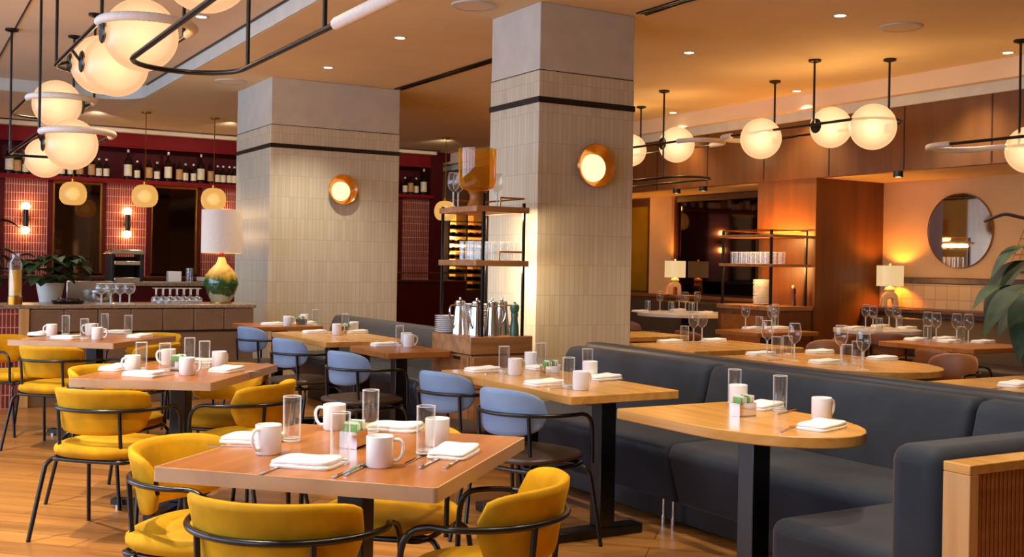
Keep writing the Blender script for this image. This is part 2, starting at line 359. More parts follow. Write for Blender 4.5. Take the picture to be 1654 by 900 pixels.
# bar wall: frieze, niche, posts
fr = MB().box(-4, 8.5, 17.2, 17.5, 3.04, 3.3)
struct(fr.build('wall_frieze', 'crimson'))
struct(MB().box(-4, 8.5, 17.175, 17.2, 3.02, 3.05).build('trim_7', 'crimson', bevel=.006))
struct(MB().box(-4, 8.5, 17.02, 17.19, 3.235, 3.3).build('trim_cove_glow', 'ceil_hi', bevel=.01))  # pale strip stands in for the cove-lit band at the wall top
struct(MB().box(-4, 8.5, 16.9, 16.92, 3.288, 3.3).build('trim_9', 'blackmat'))
posts = MB()
for x0, x1 in ((-4, 1.69), (2.27, 2.34), (3.04, 3.08), (3.67, 3.74), (4.46, 4.5), (5.08, 7.94), (8.47, 8.52)):
    posts.box(x0, x1, 17.2, 17.5, 0, 2.48)
struct(posts.build('trim_10', 'crimson_d'))
tag(MB().box(-4, 8.5, 17.12, 17.5, 2.48, 2.545).build('bottle_shelf', 'crimson', bevel=.006), 'long crimson shelf carrying bottles high on the bar wall', 'shelf')
struct(MB().box(1.69, 2.27, 17.22, 17.5, 0, 2.48).box(3.08, 3.67, 17.22, 17.5, 0, 2.48).box(4.5, 5.08, 17.22, 17.5, 0, 2.48).box(7.94, 8.47, 17.22, 17.5, 0, 2.48).build('wall_tiles', 'rtile'))
for i, (x0, x1) in enumerate(((2.34, 3.04), (3.74, 4.46))):
    t = thing('wall_mirror', ('narrow bar mirror at left between the two tiled panels', 'bar mirror at right of the second tiled panel, behind the drum shade lamp')[i], 'mirror', ((x0+x1)/2, 17.3, 1.12))
    w = (x1-x0)/2
    MB().box(-w+.02, w-.02, -.01, .02, .0, 1.36).build('mirror_glass', 'dmirror', t)
    MB().box(-w, -w+.03, -.05, .02, 0, 1.36).box(w-.03, w, -.05, .02, 0, 1.36).box(-w+.03, w-.03, -.05, .02, 1.32, 1.36).build('mirror_frame', 'brass', t, bevel=.004)
# black slot diffusers, speakers, downlights in the ceiling
for y0, y1, l in ((6.9, 11.22, 'black slot air diffuser in the ceiling between the two pillars'), (2.5, 6.75, 'black slot air diffuser in the ceiling right of the front pillar')):
    t = thing('air_diffuser', l, 'vent', (5.1, (y0+y1)/2, CE)); h = (y1-y0)/2
    MB().box(-.05, -.035, -h, h, -.012, .0).box(.035, .05, -h, h, -.012, 0).box(-.006, .006, -h, h, -.008, 0).build('frame', 'black', t)
    MB().box(-.036, .036, -h, h, -.005, .0).build('slot', 'blackmat', t)
for (px, py), l in (((765, 8), 'round grey ceiling speaker above the front pillar'), ((1455, 43), 'round ceiling speaker at upper right'), ((373, 131), 'round ceiling speaker beside the far pillar')):
    p = at(px, py, CE); t = thing('ceiling_speaker', l, 'speaker', p)
    MB().lathe([(.17, 0), (.165, -.012), (.14, -.014)], n=32).build('rim', 'plaster', t)
    MB().lathe([(.14, -.012), (.001, -.013)], n=32).build('grille', 'ceil_hi', t)
def downlight():
    t = thing('recessed_downlight', '', 'ceiling light')
    MB().lathe([(.06, -.001), (.058, -.006), (.045, -.004), (.04, .0)], n=20).build('trim_ring', 'plaster', t)
    MB().lathe([(.043, -.003), (.001, -.003)], n=20).build('lens', 'down', t)
    return t
DK = Kind(downlight())
for (px, py), l in (((646, 61), 'lit ceiling downlight left of the front pillar, the nearer of two'), ((530, 109), 'lit ceiling downlight in front of the far pillar'), ((1113, 85), 'lit downlight in the ceiling right of the front pillar'), ((1357, 25), 'lit downlight at the top edge, right of the front pillar'),
                    ((1287, 147), 'small lit downlight above the three-globe pendant'), ((1087, 182), 'small lit downlight above the single globe by the front pillar'), ((1628, 85), 'lit downlight behind the pendant stem at far right')):
    DK.put(at(px, py, CE), 0, l, 'recessed downlights in the main ceiling')
for (px, py), l in (((325, 27), 'lit downlight in the raised ceiling behind the front globes'),):
    DK.put(at(px, py, 3.44), 0, l, 'recessed downlights in the raised ceiling')
def can():
    t = thing('can_downlight', '', 'ceiling light')
    MB().lathe([(.05, 0), (.05, -.06), (.044, -.06), (.044, -.045)], n=18).build('housing', 'black', t)
    MB().lathe([(.044, -.055), (.001, -.055)], n=18).build('lens', 'down', t); return t
CK = Kind(can())
for (px, py), l in (((1247, 297), 'short black can light on the soffit above the right drinks shelf'), ((1451, 277), 'short black can light left of the round mirror'), ((1093, 305), 'black can light over the cream lamp, left of a pair'), ((1136, 301), 'black can light over the smoked mirror, right of a pair')):
    CK.put(at(px, py, 2.37), 0, l, 'can lights under the walnut bulkhead')
# ================================================================== pillars
def pillar(x0, x1, y0, y1, label):
    t = thing('pillar', label, 'pillar', ((x0+x1)/2, (y0+y1)/2, 0)); a, c = (x1-x0)/2, (y1-y0)/2
    MB().box(-a, a, -c, c, 0, 2.795).build('tile_cladding', 'ptile', t, bevel=.006)
    MB().box(-a+.003, a-.003, -c+.003, c-.003, 2.80, CE).build('plaster_top', 'plaster', t, bevel=.006)
    MB().box(-a+.006, a-.006, -c+.006, c-.006, 2.79, 2.803).build('shadow_gap', 'blackmat', t)
    e = .008
    MB().box(-a-e, a+e, -c-e, c+e, 2.555, 2.60).build('black_band', 'blackmat', t, bevel=.003)
    return t
pillar(4.25, 5.12, 6.85, 7.58, 'cream tiled square pillar in the middle, behind the drinks shelf')
pillar(3.66, 5.15, 11.26, 12.5, 'wide cream tiled pillar farther back, beside the bar')
def dish(loc, label):
    t = thing('wall_sconce', label, 'wall light', loc)
    MB().lathe([(.07, 0), (.155, -.03), (.168, -.06), (.16, -.075), (.14, -.06), (.06, -.03)], n=36, axis=1).build('dish', 'amber', t)
    MB().lathe([(.105, -.05), (.1, -.085), (.07, -.11), (.001, -.12)], c=(-.03, 0, -.02), n=28, axis=1).build('lamp_globe', 'disc', t)
    MB().lathe([(.05, .0), (.05, -.05)], c=(-.02, 0, -.01), n=16, axis=1).build('stem', 'brass', t)
    return t
dish(Vector((4.73, 6.85, 2.11)), 'round amber dish wall light glowing on the front pillar')
dish(Vector((4.46, 11.26, 2.14)), 'round amber dish wall light glowing on the far pillar')
# ================================================================== bar
def bar_sconce(x, z, label, Y=17.22):
    t = thing('bar_sconce', label, 'wall light', (x, Y, z))
    MB().lathe([(.035, -.13), (.035, .13)], c=(0, -.09, 0), n=14, cap0=True, cap1=True).build('tube', 'black', t)
    MB().lathe([(.06, 0), (.06, -.02), (.02, -.03), (.02, -.08)], n=16, axis=1).build('wall_plate', 'brass', t)
    MB().sphere((0, -.09, .17), .055, 16, 10).build('upper_bulb', 'tube', t); MB().sphere((0, -.09, -.17), .055, 16, 10).build('lower_bulb', 'tube', t)
bar_sconce(1.97, 1.91, 'black double-bulb wall light on the left tiled bar panel')
bar_sconce(3.38, 1.89, 'dark double-bulb wall light on the tiled panel right of the bar mirror')
bar_sconce(4.79, 1.9, 'double-bulb wall light hidden behind the far pillar, seen in the smoked mirror')
def bottle(kind):
    t = thing('wine_bottle', '', 'bottle'); h = (.30, .36, .46)[kind]; r = (.042, .05, .056)[kind]
    MB().lathe([(.001, 0), (r, .004), (r, h*.58), (r*.8, h*.66), (.016, h*.76), (.015, h*.97), (.001, h*.97)], n=14).build('bottle_body', 'bott', t)
    MB().lathe([(r+.002, h*.12), (r+.002, h*(.5, .56, .5)[kind])], n=14).build('paper_label', ('paper', 'ochre', 'paper')[kind], t)
    MB().lathe([(.018, h*.9), (.018, h*1.0), (.001, h*1.0)], n=10).build('capsule', ('foilw', 'crimson_d', 'foilw')[kind], t)
    return t
BK = [Kind(bottle(k)) for k in range(3)]
bx = [(15, 2), (28, 1), (41, 0), (54, 0), (100, 0), (114, 0), (129, 1), (148, 1), (160, 0), (172, 0), (207, 2), (222, 0), (241, 1), (254, 0), (272, 2), (290, 1), (300, 0), (313, 0), (325, 2), (341, 1), (352, 0), (361, 0), (371, 0), (379, 0)]
for i, (px, k) in enumerate(bx):
    x = atY(px, 290, 17.25).x
    BK[k].put((x, 17.27, 2.545), random.random()*.6-.3-PI/2, 'dark bottle on the crimson bar shelf, '+(nth(i, len(bx)) if i < 20 else ORD[len(bx)-1-i]+' from the far pillar'), 'bottles on the crimson bar shelf')
for i, (px, k) in enumerate(((655, 0), (664, 1), (673, 0), (685, 2))):
    BK[k].put((atY(px, 314, 17.25).x, 17.27, 2.545), -PI/2, 'dark bottle in the red niche between the pillars, '+nth(i, 4), 'bottles in the niche between the pillars')
# further bottles hidden by the far pillar but seen in the smoked mirror
for i in range(8):
    BK[i % 3].put((5.25+.22*i, 17.27, 2.545), -PI/2, 'bottle behind the far pillar, mirrored in the smoked glass', 'bottles behind the far pillar')
# back counter and main counter
t = thing('back_counter', 'low dark red back counter under the bar mirrors', 'counter', (3.2, 16.75, 0))
MB().box(-2.2, 2.0, -.2, .45, 1.04, 1.09).build('counter_top', 'dwood', t, bevel=.006); MB().box(-2.15, 1.95, -.15, .43, 0, 1.04).build('counter_body', 'crimson_d', t)
t = thing('bar_counter', 'working bar counter with a stone top behind the glasses', 'counter', (3.2, 14.0, 0))
MB().box(-.6, 1.35, -.3, .3, 1.02, 1.07).build('counter_top', 'granite', t, bevel=.006); MB().box(-.58, 1.33, -.26, .26, 0, 1.02).build('counter_body', 'crimson_d', t)
t = thing('bar_divider', 'long brown panelled divider with a pale top in front of the bar', 'counter', (1.2, 10.6, 0))
MB().box(-1.6, 2.13, .0, .62, .885, .92).build('counter_top', 'granite', t, bevel=.006)
MB().box(.06, 2.11, .03, .6, 0, .66).build('lower_panel', 'leather', t, bevel=.005)
MB().box(-.02, .06, -.01, .6, 0, .885).build('end_post', 'oakpanel', t, bevel=.004)
MB().box(-1.58, -.02, .02, .6, 0, .885).build('tiled_front', 'rtile', t)
for i in range(7):
    MB().box(.065+.292*i, .065+.292*i+.288, .01, .1, .672, .88).build('upholstered_panel', 'leather', t, bevel=.008)
MB().box(.06, 2.11, .02, .3, .66, .672).build('shadow_gap', 'blackmat', t)
def wineglass(h=.2, r=.042, m='gl'):
    s = h*.45
    m = MB().lathe([(r*.85, 0), (r*.8, .003), (.006, .008), (.0045, s*.6), (.006, s), (r*.75, s+.022), (r, s+.052), (r*.96, h*.82), (r*.78, h)], n=18)
    m.use(1).tube([(r*.78*math.cos(2*PI*i/20), r*.78*math.sin(2*PI*i/20), h) for i in range(20)], .0011, 5, True)
    m.lathe([(.0048, .012), (.0052, s)], n=8).tube([(r*.85*math.cos(2*PI*i/20), r*.85*math.sin(2*PI*i/20), .001) for i in range(20)], .001, 5, True)
    return m
WG = wineglass(.225, .041).build('wine_glass', ['gl', 'rim']); tag(WG, '', 'glass'); WGK = Kind(WG)
BGm = wineglass(.19, .055).build('wine_glass', ['glb', 'rim']); tag(BGm, '', 'glass'); BGK = Kind(BGm)
# inverted coupes seen bowl-down are built by turning the same glass over
for i in range(8):
    x = 1.92+.052*i*1.0; y = 10.8+(i % 2)*.12
    BGK.put((1.90+.085*(i//2*1.)+.03*(i % 2), y, .92), 0, 'large stemmed glass standing on the divider, '+nth(i, 8)+' of the left cluster', 'large stemmed glasses on the divider')
INV = MB().lathe([(.036, 0), (.042, .03), (.038, .055), (.008, .075), (.0045, .085), (.0045, .14), (.033, .148), (.034, .152), (.001, .153)], n=18).use(1).lathe([(.0048, .085), (.0052, .14)], n=8).tube([(.042*math.cos(PI*i/10), .042*math.sin(PI*i/10), .03) for i in range(20)], .0012, 5, True).build('stemmed_glass', ['glb', 'rim']); tag(INV, '', 'glass'); INVK = Kind(INV)
for i in range(14):
    INVK.put((2.40+.066*(i//2)+.02*(i % 2), 10.76+.13*(i % 2), .92), 0, 'upturned stemmed glass on the divider by the vase lamp, '+nth(i, 14), 'upturned glasses on the divider')
# vase lamp with drum shade
p = Vector((3.06, 10.9, .92))
t = thing('table_lamp', 'tall lamp with pink-white drum shade and green glazed vase base', 'lamp', p)
MB().lathe([(.001, .0), (.09, 0), (.095, .02), (.14, .1), (.172, .19), (.155, .28), (.1, .35), (.05, .4), (.036, .45), (.03, .46)], n=36).build('vase_base', 'vase', t)
MB().lathe([(.018, .45), (.018, .58)], n=12).build('neck', 'crimson', t)
MB().lathe([(.2, .5), (.2, .93), (.196, .93), (.196, .5)], n=40).build('lamp_shade', 'shade', t)
MB().tube([(-.196, 0, .9), (.196, 0, .9)], .004).tube([(0, -.196, .9), (0, .196, .9)], .004).tube([(0, 0, .55), (0, 0, .9)], .005).build('harp', 'brass', t)
MB().lathe([(.11, -.001), (.11, .012), (.001, .012)], n=24).build('foot_plate', 'brass', t)
light('POINT', p+Vector((0, 0, .68)), 14, (255, 190, 120), .05)
# things on the bar
t = thing('espresso_machine', 'dark steel machine with a bright lid on the bar behind the glasses', 'coffee machine', (2.73, 14.0, 1.07))
MB().box(-.19, -.15, -.2, .2, 0, .34).box(.15, .19, -.2, .2, 0, .34).box(-.15, .15, .1, .2, 0, .3).build('housing', 'dark', t, bevel=.01)
MB().prism([(-.21, .33), (.21, .33), (.17, .39), (-.17, .39)], -.22, .22, 1).build('lid', 'steel', t, bevel=.008)
MB().box(-.15, .15, -.2, .1, .0, .05).build('drip_tray', 'steel', t, bevel=.005); MB().box(-.15, .15, -.2, .1, .2, .25).build('group_bar', 'steel', t, bevel=.005)
tag(MB().box(-.08, .08, -.06, .06, 0, .13).build('napkin_box', 'white', bevel=.006), 'white napkin box on the bar counter under the second mirror', 'box').location = (3.32, 13.95, 1.07)
tumb = lambda r, h: MB().lathe([(.001, .006), (r*.9, .006), (r*.96, h), (r, h), (r*.94, .0), (.001, 0)], n=18).use(1).tube([(r*.98*math.cos(PI*i/10), r*.98*math.sin(PI*i/10), h) for i in range(20)], .0012, 5, True).tube([(r*.94*math.cos(PI*i/10), r*.94*math.sin(PI*i/10), .003) for i in range(20)], .002, 5, True)
o = tag(tumb(.045, .17).build('drinking_glass', ['glb', 'rim']), 'clear glass beside the white napkin box on the bar', 'glass'); o.location = (3.5, 13.9, 1.07)
plate_mb = lambda r, z=.018: MB().lathe([(.001, 0), (r*.55, 0), (r*.6, .004), (r, z), (r*.99, z+.003), (r*.58, .008), (.001, .008)], n=30)
PL = Kind(tag(plate_mb(.12).build('plate', 'white'), '', 'plate'))
for i in range(4): PL.put((3.72, 13.95, 1.07+.012*i), 0, 'white plate in the low pile right of the clear bar glass, '+('bottom', 'second', 'third', 'top')[i]+' of four', 'plates on the bar counter')
t = thing('steel_sink', 'bright steel trough with bowl on the bar at left', 'sink', (2.1, 12.4, 0))
MB().box(-.24, .24, -.2, .2, .0, .86).build('cabinet', 'dwood', t); MB().box(-.24, .24, .16, .2, .86, 1.1).box(-.24, .24, -.2, .2, .86, .88).build('back_splash', 'steel', t, bevel=.006)
MB().lathe([(.08, .88), (.12, .93), (.12, 1.0), (.11, 1.0), (.1, .92), (.001, .9)], c=(.08, -.02, 0), n=26).build('bowl', 'steel', t)
# juice carafe, planter, tray of jars on the left counter end
t = thing('juice_carafe', 'glass carafe of orange juice on the counter at far left', 'carafe', (1.16, 10.78, .92))
MB().lathe([(.05, .08), (.05, .3), (.05, .31), (.001, .31)], n=20).build('juice', 'juice', t)
MB().lathe([(.055, .0), (.055, .37), (.03, .42), (.035, .46)], n=20).build('carafe_glass', 'glb', t); MB().lathe([(.062, 0), (.062, .07), (.001, .07)], n=20).build('base', 'brass', t)
t = thing('serving_tray', 'dark round tray with glossy jars left of the stemmed glasses', 'tray', (1.62, 10.85, .92))
MB().lathe([(.001, 0), (.13, 0), (.15, .03), (.145, .03), (.125, .008), (.001, .008)], n=28).build('tray_dish', 'bott', t)
for a in range(5): MB().lathe([(.001, 0), (.032, .0), (.032, .03), (.02, .045), (.001, .05)], c=(.075*math.cos(a*1.26), .075*math.sin(a*1.26), .008), n=14).build('jar', 'bott', t)
def leaf(mb, p0, p1, w, drop=.0, curl=.0, n=9):
    """pointed leaf blade from p0 to p1, arching by drop"""
    p0, p1 = Vector(p0), Vector(p1); d = p1-p0; side = d.cross(Vector((0, 0, 1)))
    side = side.normalized() if side.length > 1e-4 else Vector((1, 0, 0)); up = side.cross(d).normalized()
    rows = []
    for i in range(n):
        t = i/(n-1); c = p0+d*t+Vector((0, 0, drop*math.sin(PI*t))); ww = w*math.sin(PI*(t**.8))**.8+.0005
        for k in (-1, -.5, 0, .5, 1): rows.append(c+side*ww*k+up*(abs(k)*ww*curl))
    fs = [(i*5+j, i*5+j+1, (i+1)*5+j+1, (i+1)*5+j) for i in range(n-1) for j in range(4)]
    mb.add(rows, fs)
t = thing('potted_plant', 'trailing green plant in a pale tapered pot on the left counter', 'plant', (1.53, 11.35, 0))
MB().box(-.12, .12, -.12, .12, 0, .9).build('stand', 'dwood', t)
MB().lathe([(.001, .9), (.09, .9), (.13, 1.1), (.12, 1.1), (.1, 1.06), (.001, 1.06)], n=26).build('pot', 'plaster', t)
lf = MB(); rr = random.Random(4)
for i in range(60):
    a = rr.random()*2*PI; R_ = .12+.4*rr.random(); h = 1.1+.24*rr.random()
    p0 = Vector((R_*.5*math.cos(a), R_*.5*math.sin(a), h)); p1 = p0+Vector((.17*math.cos(a), .17*math.sin(a), -.12*rr.random()+.02))
    leaf(lf, p0, p1, .068, .03, .25)
lf.build('foliage', 'leaf', t)
t = thing('potted_palm', 'leafy dark plant at the left edge above the juice carafe', 'plant', (.92, 11.9, 0))
MB().lathe([(.001, .0), (.14, 0), (.18, .9), (.16, .9), (.001, .86)], n=24).build('pot', 'granite', t)
lf = MB()
for i in range(26):
    a = rr.random()*2*PI; h = 1.05+.6*rr.random(); p0 = Vector((.06*math.cos(a), .06*math.sin(a), h)); p1 = p0+Vector((.36*math.cos(a), .36*math.sin(a), .1*rr.random()-.08)); leaf(lf, p0, p1, .07, .08, .3)
lf.build('foliage', 'leaf_d', t)
st = MB()
for i in range(6): st.tube([(0, 0, .86), (.03*math.cos(i), .03*math.sin(i), 1.6)], .01, 6)
st.build('stem', 'stem', t)
# amber pendants over the bar
def pend():
    t = thing('pendant_lamp', '', 'pendant light')
    r = .165
    MB().lathe([(.04, .152), (.09, .142), (.13, .112), (.155, .07), (.167, .02), (.167, -.03), (.155, -.08), (.13, -.118), (.095, -.14), (.05, -.145)], n=28, cap1=False).build('glass_shade', 'pglobe', t)
    MB().sphere((0, 0, 0), .09, 16, 10).build('bulb', 'pbulb', t)
    MB().tube([(0, 0, .15), (0, 0, 1.12)], .006, 6).build('cord', 'brass', t); MB().lathe([(.06, 1.1), (.06, 1.12), (.001, 1.12)], n=18).build('canopy', 'brass', t)
    MB().lathe([(.03, .14), (.03, .19), (.001, .19)], n=12).build('cap', 'brass', t)
    return t
PK = Kind(pend())
for i, (px, py) in enumerate(((118, 313), (234, 317), (345, 322))):
    PK.put(atY(px, py, 15.0), 0, 'small glowing amber pendant over the bar, '+('leftmost of three, by the bar mirror', 'middle of three, before the tiled panel', 'rightmost of three, above the drum shade')[i], 'amber pendants over the bar')
PK.put(atY(719, 341, 15.), 0, 'amber pendant partly hidden behind the drinks shelf, between the pillars', 'amber pendants over the bar')
# wine rack in the lit alcove
t = thing('wine_rack', 'open wine rack in the gold-lit alcove behind the drinks shelf', 'rack', (9.37, 17.7, 0))
for x in (-.36, 0, .36): MB().box(x-.015, x+.015, -.2, .2, 0, 2.3).build('upright', 'dwood', t)
for k in range(11): MB().box(-.36, .36, -.2, .2, .9+.135*k, .915+.135*k).build('rack_shelf', 'brass', t)
MB().box(-.4, .4, -.22, .2, .0, .88).build('cabinet', 'dwood', t, bevel=.006)
LB = MB().lathe([(.001, -.16), (.038, -.155), (.038, .05), (.014, .1), (.014, .16), (.001, .16)], axis=1, n=12).build('wine_bottle', 'bott'); tag(LB, '', 'bottle'); LK = Kind(LB)
for k in range(9):
    for j in range(6): LK.put((9.37-.3+.12*j, 17.7, .915+.135*k+.039), PI, 'wine bottle lying in the lit rack behind the drinks shelf', 'bottles lying in the wine rack')
light('POINT', (9.15, 18.0, 2.75), 170, (255, 206, 120), .08); light('POINT', (9.3, 18.05, 1.7), 90, (255, 206, 120), .08); light('POINT', (9.2, 17.35, 3.0), 60, (255, 206, 120), .08)
t = thing('side_cabinet', 'dark red service cabinet with a rail between the pillars', 'cabinet', (7.6, 16.3, 0))
MB().box(-1.1, .95, -.3, .3, 0, 1.05).build('cabinet_body', 'crimson_d', t, bevel=.006); MB().box(-1.13, .98, -.33, .33, 1.05, 1.08).build('cabinet_top', 'dwood', t, bevel=.006)
MB().tube([(-1.1, -.3, 1.2), (.95, -.3, 1.2)], .012).tube([(-1.1, -.3, 1.08), (-1.1, -.3, 1.2)], .01).tube([(.95, -.3, 1.08), (.95, -.3, 1.2)], .01).build('rail', 'brass', t)
# ================================================================== tables
def rect(a, b, r=.02, n=4):
    out = []
    for cx, cy, a0 in ((a-r, b-r, 0), (-a+r, b-r, PI/2), (-a+r, -b+r, PI), (a-r, -b+r, 1.5*PI)):
        out += [(cx+r*math.cos(a0+PI/2*i/n), cy+r*math.sin(a0+PI/2*i/n)) for i in range(n+1)]
    return out
def dshape(a, y0, y1, n=14):
    """straight far end at y1, rounded end towards y0 (half ellipse from the middle)"""
    ym = y0+(y1-y0)*.5
    return [(a, y1-.01), (a-.01, y1), (-a+.01, y1), (-a, y1-.01)]+[(-a*math.cos(PI*i/n), ym-(ym-y0)*math.sin(PI*i/n)) for i in range(n+1)]
def xbase(t, L=.36, z=0, post=.045, top=.71, turn=PI/4, px=0):
    MB().box(-post, post, -post, post, .05, top).build('post', 'black', t, bevel=.004)
    b_ = MB()
    for s in (turn, turn+PI/2):
        c, s_ = math.cos(s), math.sin(s); u = Vector((c, s_, 0)); w = Vector((-s_, c, 0))*.035
        P = [u*L+w, u*L-w, -u*L-w, -u*L+w]; b_.add([(p.x, p.y, .02) for p in P]+[(p.x, p.y, .05) for p in P], [(3, 2, 1, 0), (4, 5, 6, 7), (0, 1, 5, 4), (1, 2, 6, 5), (2, 3, 7, 6), (3, 0, 4, 7)])
    b_.build('cross_base', 'black', t)
    for s in (turn, turn+PI/2, turn+PI, turn+1.5*PI):
        MB().lathe([(.018, 0), (.018, .05)], c=((L-.03)*math.cos(s), (L-.03)*math.sin(s), 0), n=10, cap0=True, cap1=True).build('leveling_foot', 'steel', t)
    MB().box(-.2, .2, -.03, .03, top, top+.012).box(-.03, .03, -.2, .2, top, top+.011).build('top_plate', 'black', t)
def square_table(loc, label, rz=PI/4, a=.452, c=.452):
    t = thing('dining_table', label, 'table', (loc[0], loc[1], 0), rz)
    MB().prism(rect(a-.006, c-.006, .01), .722, .75).build('tabletop', 'cherry', t, bevel=.002)
    e = MB(); o, i_ = rect(a, c, .012), rect(a-.006, c-.006, .01); n = len(o)
    e.add([(*p, .708) for p in o]+[(*p, .7495) for p in o]+[(*p, .7495) for p in i_]+[(*p, .708) for p in i_],
          [(j*n+k, j*n+(k+1) % n, ((j+1) % 4)*n+(k+1) % n, ((j+1) % 4)*n+k) for j in range(4) for k in range(n)])
    e.build('edge_band', 'cherry_e', t); xbase(t, .37, top=.70, turn=0); return t
square_table((1.355, 3.25), 'square wooden table in the front, the largest in view, with four mustard chairs', math.radians(44), .464, .434)
square_table((1.471, 5.98), 'square wooden table at left, the middle one of the mustard chair row', math.radians(53.5), .51, .37)
square_table((1.49, 8.68), 'square wooden table farthest left, in front of the bar divider', math.radians(47), .43, .43)
def slab_table(x0, x1, y0, y1, label, shape='rect', m='oak', z=.75, trim=None, base=True):
    cx, cy = (x0+x1)/2, (y0+y1)/2; a, c = (x1-x0)/2, (y1-y0)/2
    t = thing('dining_table', label, 'table', (cx, cy, 0))
    poly = rect(a, c, .015) if shape == 'rect' else (dshape(a, -c, c) if shape == 'd' else [(a*math.cos(2*PI*i/48), c*math.sin(2*PI*i/48)) for i in range(48)])
    MB().prism(poly, z-.042, z).build('tabletop', m, t, bevel=.004)
    if c > .6:   # long table: two posts on T bases
        for s in (-1, 1):
            y = s*(c-.3)
            MB().box(.035, .125, y-.045, y+.045, .05, z-.05).build('post', 'black', t, bevel=.004)
            MB().box(-.22, .3, y-.05, y+.05, .0, .05).build('foot_bar', 'black', t, bevel=.008)
        MB().box(-.12, .22, -c+.2, c-.2, z-.055, z-.042).build('top_plate', 'black', t)
    else: xbase(t, .28, top=z-.055)
    return t
slab_table(2.80, 3.44, 4.19, 5.52, 'long oak table along the slate banquette, with two blue chairs')
slab_table(2.74, 3.40, 2.78, 3.76, 'oak table with rounded end in the corner of the banquette', 'd')
slab_table(2.99, 3.47, 6.68, 7.34, 'wooden table just left of the drinks station', m='cherry')
slab_table(2.96, 3.66, 7.74, 9.0, 'oak table in front of the far tiled pillar, second blue chair beside it')
slab_table(3.02, 3.70, 9.72, 10.35, 'oak table next to the bar divider, beyond the far blue chair', m='cherry')
slab_table(5.15, 6.25, 6.12, 6.95, 'wooden table behind the banquette, right of the front pillar')
slab_table(5.3, 6.3, 7.55, 8.2, 'small strip of wooden table showing at the right side of the front pillar')
slab_table(5.0, 6.02, 4.38, 5.75, 'oak table with rounded end behind the middle of the banquette rail', 'd')
slab_table(4.95, 5.95, 2.7, 4.02, 'oak table at the right edge behind the banquette rail')
slab_table(7.5, 8.35, 5.55, 6.5, 'wooden table under the big plant leaves, brown chair in front of it', m='cherry')
slab_table(7.2, 8.0, 7.65, 8.25, 'wooden table in front of the right drinks station', m='cherry')
slab_table(8.62, 9.5, 7.42, 8.3, 'round pale stone table by the dark bench under the cream lamp', 'round', 'stone')
slab_table(8.1, 9.3, 9.9, 11.1, 'large round pale stone table in front of the smoked mirror', 'round', 'stone', z=.80)
# ================================================================== chairs
def shell(wrap, R, z0, z1, th, flare, nx=26, nv=14, p=3.2, cy=.0, low=1.0):
    """curved back: arc of radius R, rounded-rectangle outline"""
    zc, hh = (z0+z1)/2, (z1-z0)/2
    def fn(u, v):
        s = -1+2*u; s = max(-.9995, min(.9995, s)); k = (1-abs(s)**p)**(1/p)
        a = -PI/2+s*wrap; q = 2*PI*v
        cz, ct = math.cos(q), math.sin(q)
        hz = math.copysign(abs(cz)**.55, cz)*hh*k*(low if cz < 0 else 1); tt = math.copysign(abs(ct)**.7, ct)*th*.5*(.35+.65*k)
        r = R+tt+flare*((hz/hh)*.5+.5)**2
        return (r*math.cos(a), cy+r*math.sin(a)*.96, zc+hz)
    return MB().grid(fn, nx, nv, cv=True)
def cushion(w, d, z0, z1, n=2.6, crown=.012):
    def fn(u, v):
        a = 2*PI*u; q = -PI/2+PI*v; c = math.cos(q)**.45 if math.cos(q) > 0 else 0
        ca, sa = math.cos(a), math.sin(a); k = (abs(ca)**n+abs(sa)**n)**(-1/n)
        z = (z0+z1)/2+(z1-z0)/2*math.copysign(abs(math.sin(q))**.7, math.sin(q))
        return (w*k*ca*c, d*k*sa*c, z+(crown*(1-c) if v > .5 else 0))
    return MB().grid(fn, 32, 13, cu=True)
def chair(name, back, seat, label, mseat):
    t = thing(name, label, 'chair')
    if mseat == 'yellow':
        cushion(.25, .24, .395, .475).build('seat', 'yellow', t, ang=80)
        shell(1.25, .235, .515, .735, .042, .045, cy=.03, p=4.2).build('backrest', 'yellow', t, ang=80)
        rr_, wrap, zr, cy = .284, 1.3, .635, .03
    else:
        cushion(.24, .235, .415, .465, 3.4, .008).build('seat', mseat, t, ang=80)
        shell(.95, .25, .545, .77, .026, .02, p=2.6, cy=.045, low=1).build('backrest', back, t, ang=80)
        rr_, wrap, zr, cy = .278, 1.3, .652, .04
    # arm rail: front post, bend, around the back, bend, front post
    pts = []
    half = [(.272, .165, .41), (.272, .16, zr-.075), (.270, .135, zr-.02), (.266, .09, zr-.003)]
    pts += [Vector(p) for p in half]
    nA = 14
    for i in range(nA+1):
        a = (PI/2-wrap)-(PI-(PI/2-wrap)*2+0)*0 if False else None
        s = 1-2*i/nA; an = -PI/2+s*(PI/2-.02); pts.append(Vector((rr_*math.cos(an), cy+rr_*math.sin(an)*.96, zr)))
    pts += [Vector((-p[0], p[1], p[2])) for p in half[::-1]]
    MB().tube(smooth(pts, 3), .0095, 8).build('arm_rail', 'black', t, ang=60)
    for s in (-1, 1):
        a = -PI/2+s*.62; x, y = rr_*math.cos(a), cy+rr_*math.sin(a)*.96
        MB().tube([(x, y, zr), (x*1.0, y+.012, .5), (s*.165, y+.02, .405)], .009, 8).build('back_support', 'black', t)
    z = .395
    MB().tube(smooth([(.2, .165, z), (.2, -.15, z), (.12, -.2, z), (-.12, -.2, z), (-.2, -.15, z), (-.2, .165, z), (-.1, .2, z), (.1, .2, z)], 4, True), .0105, 8, True).build('seat_frame', 'black', t, ang=60)
    for sx in (-1, 1):
        for y0, y1 in ((.15, .225), (-.13, -.235)):
            MB().tube(smooth([(sx*.1, y0, z), (sx*.2, y0, z), (sx*.245, y0+(y1-y0)*.25, z-.03), (sx*.258, y0+(y1-y0)*.4, z-.09), (sx*.285, y1, 0.0)], 4), .0105, 8).build('leg', 'black', t, ang=60)
    return t
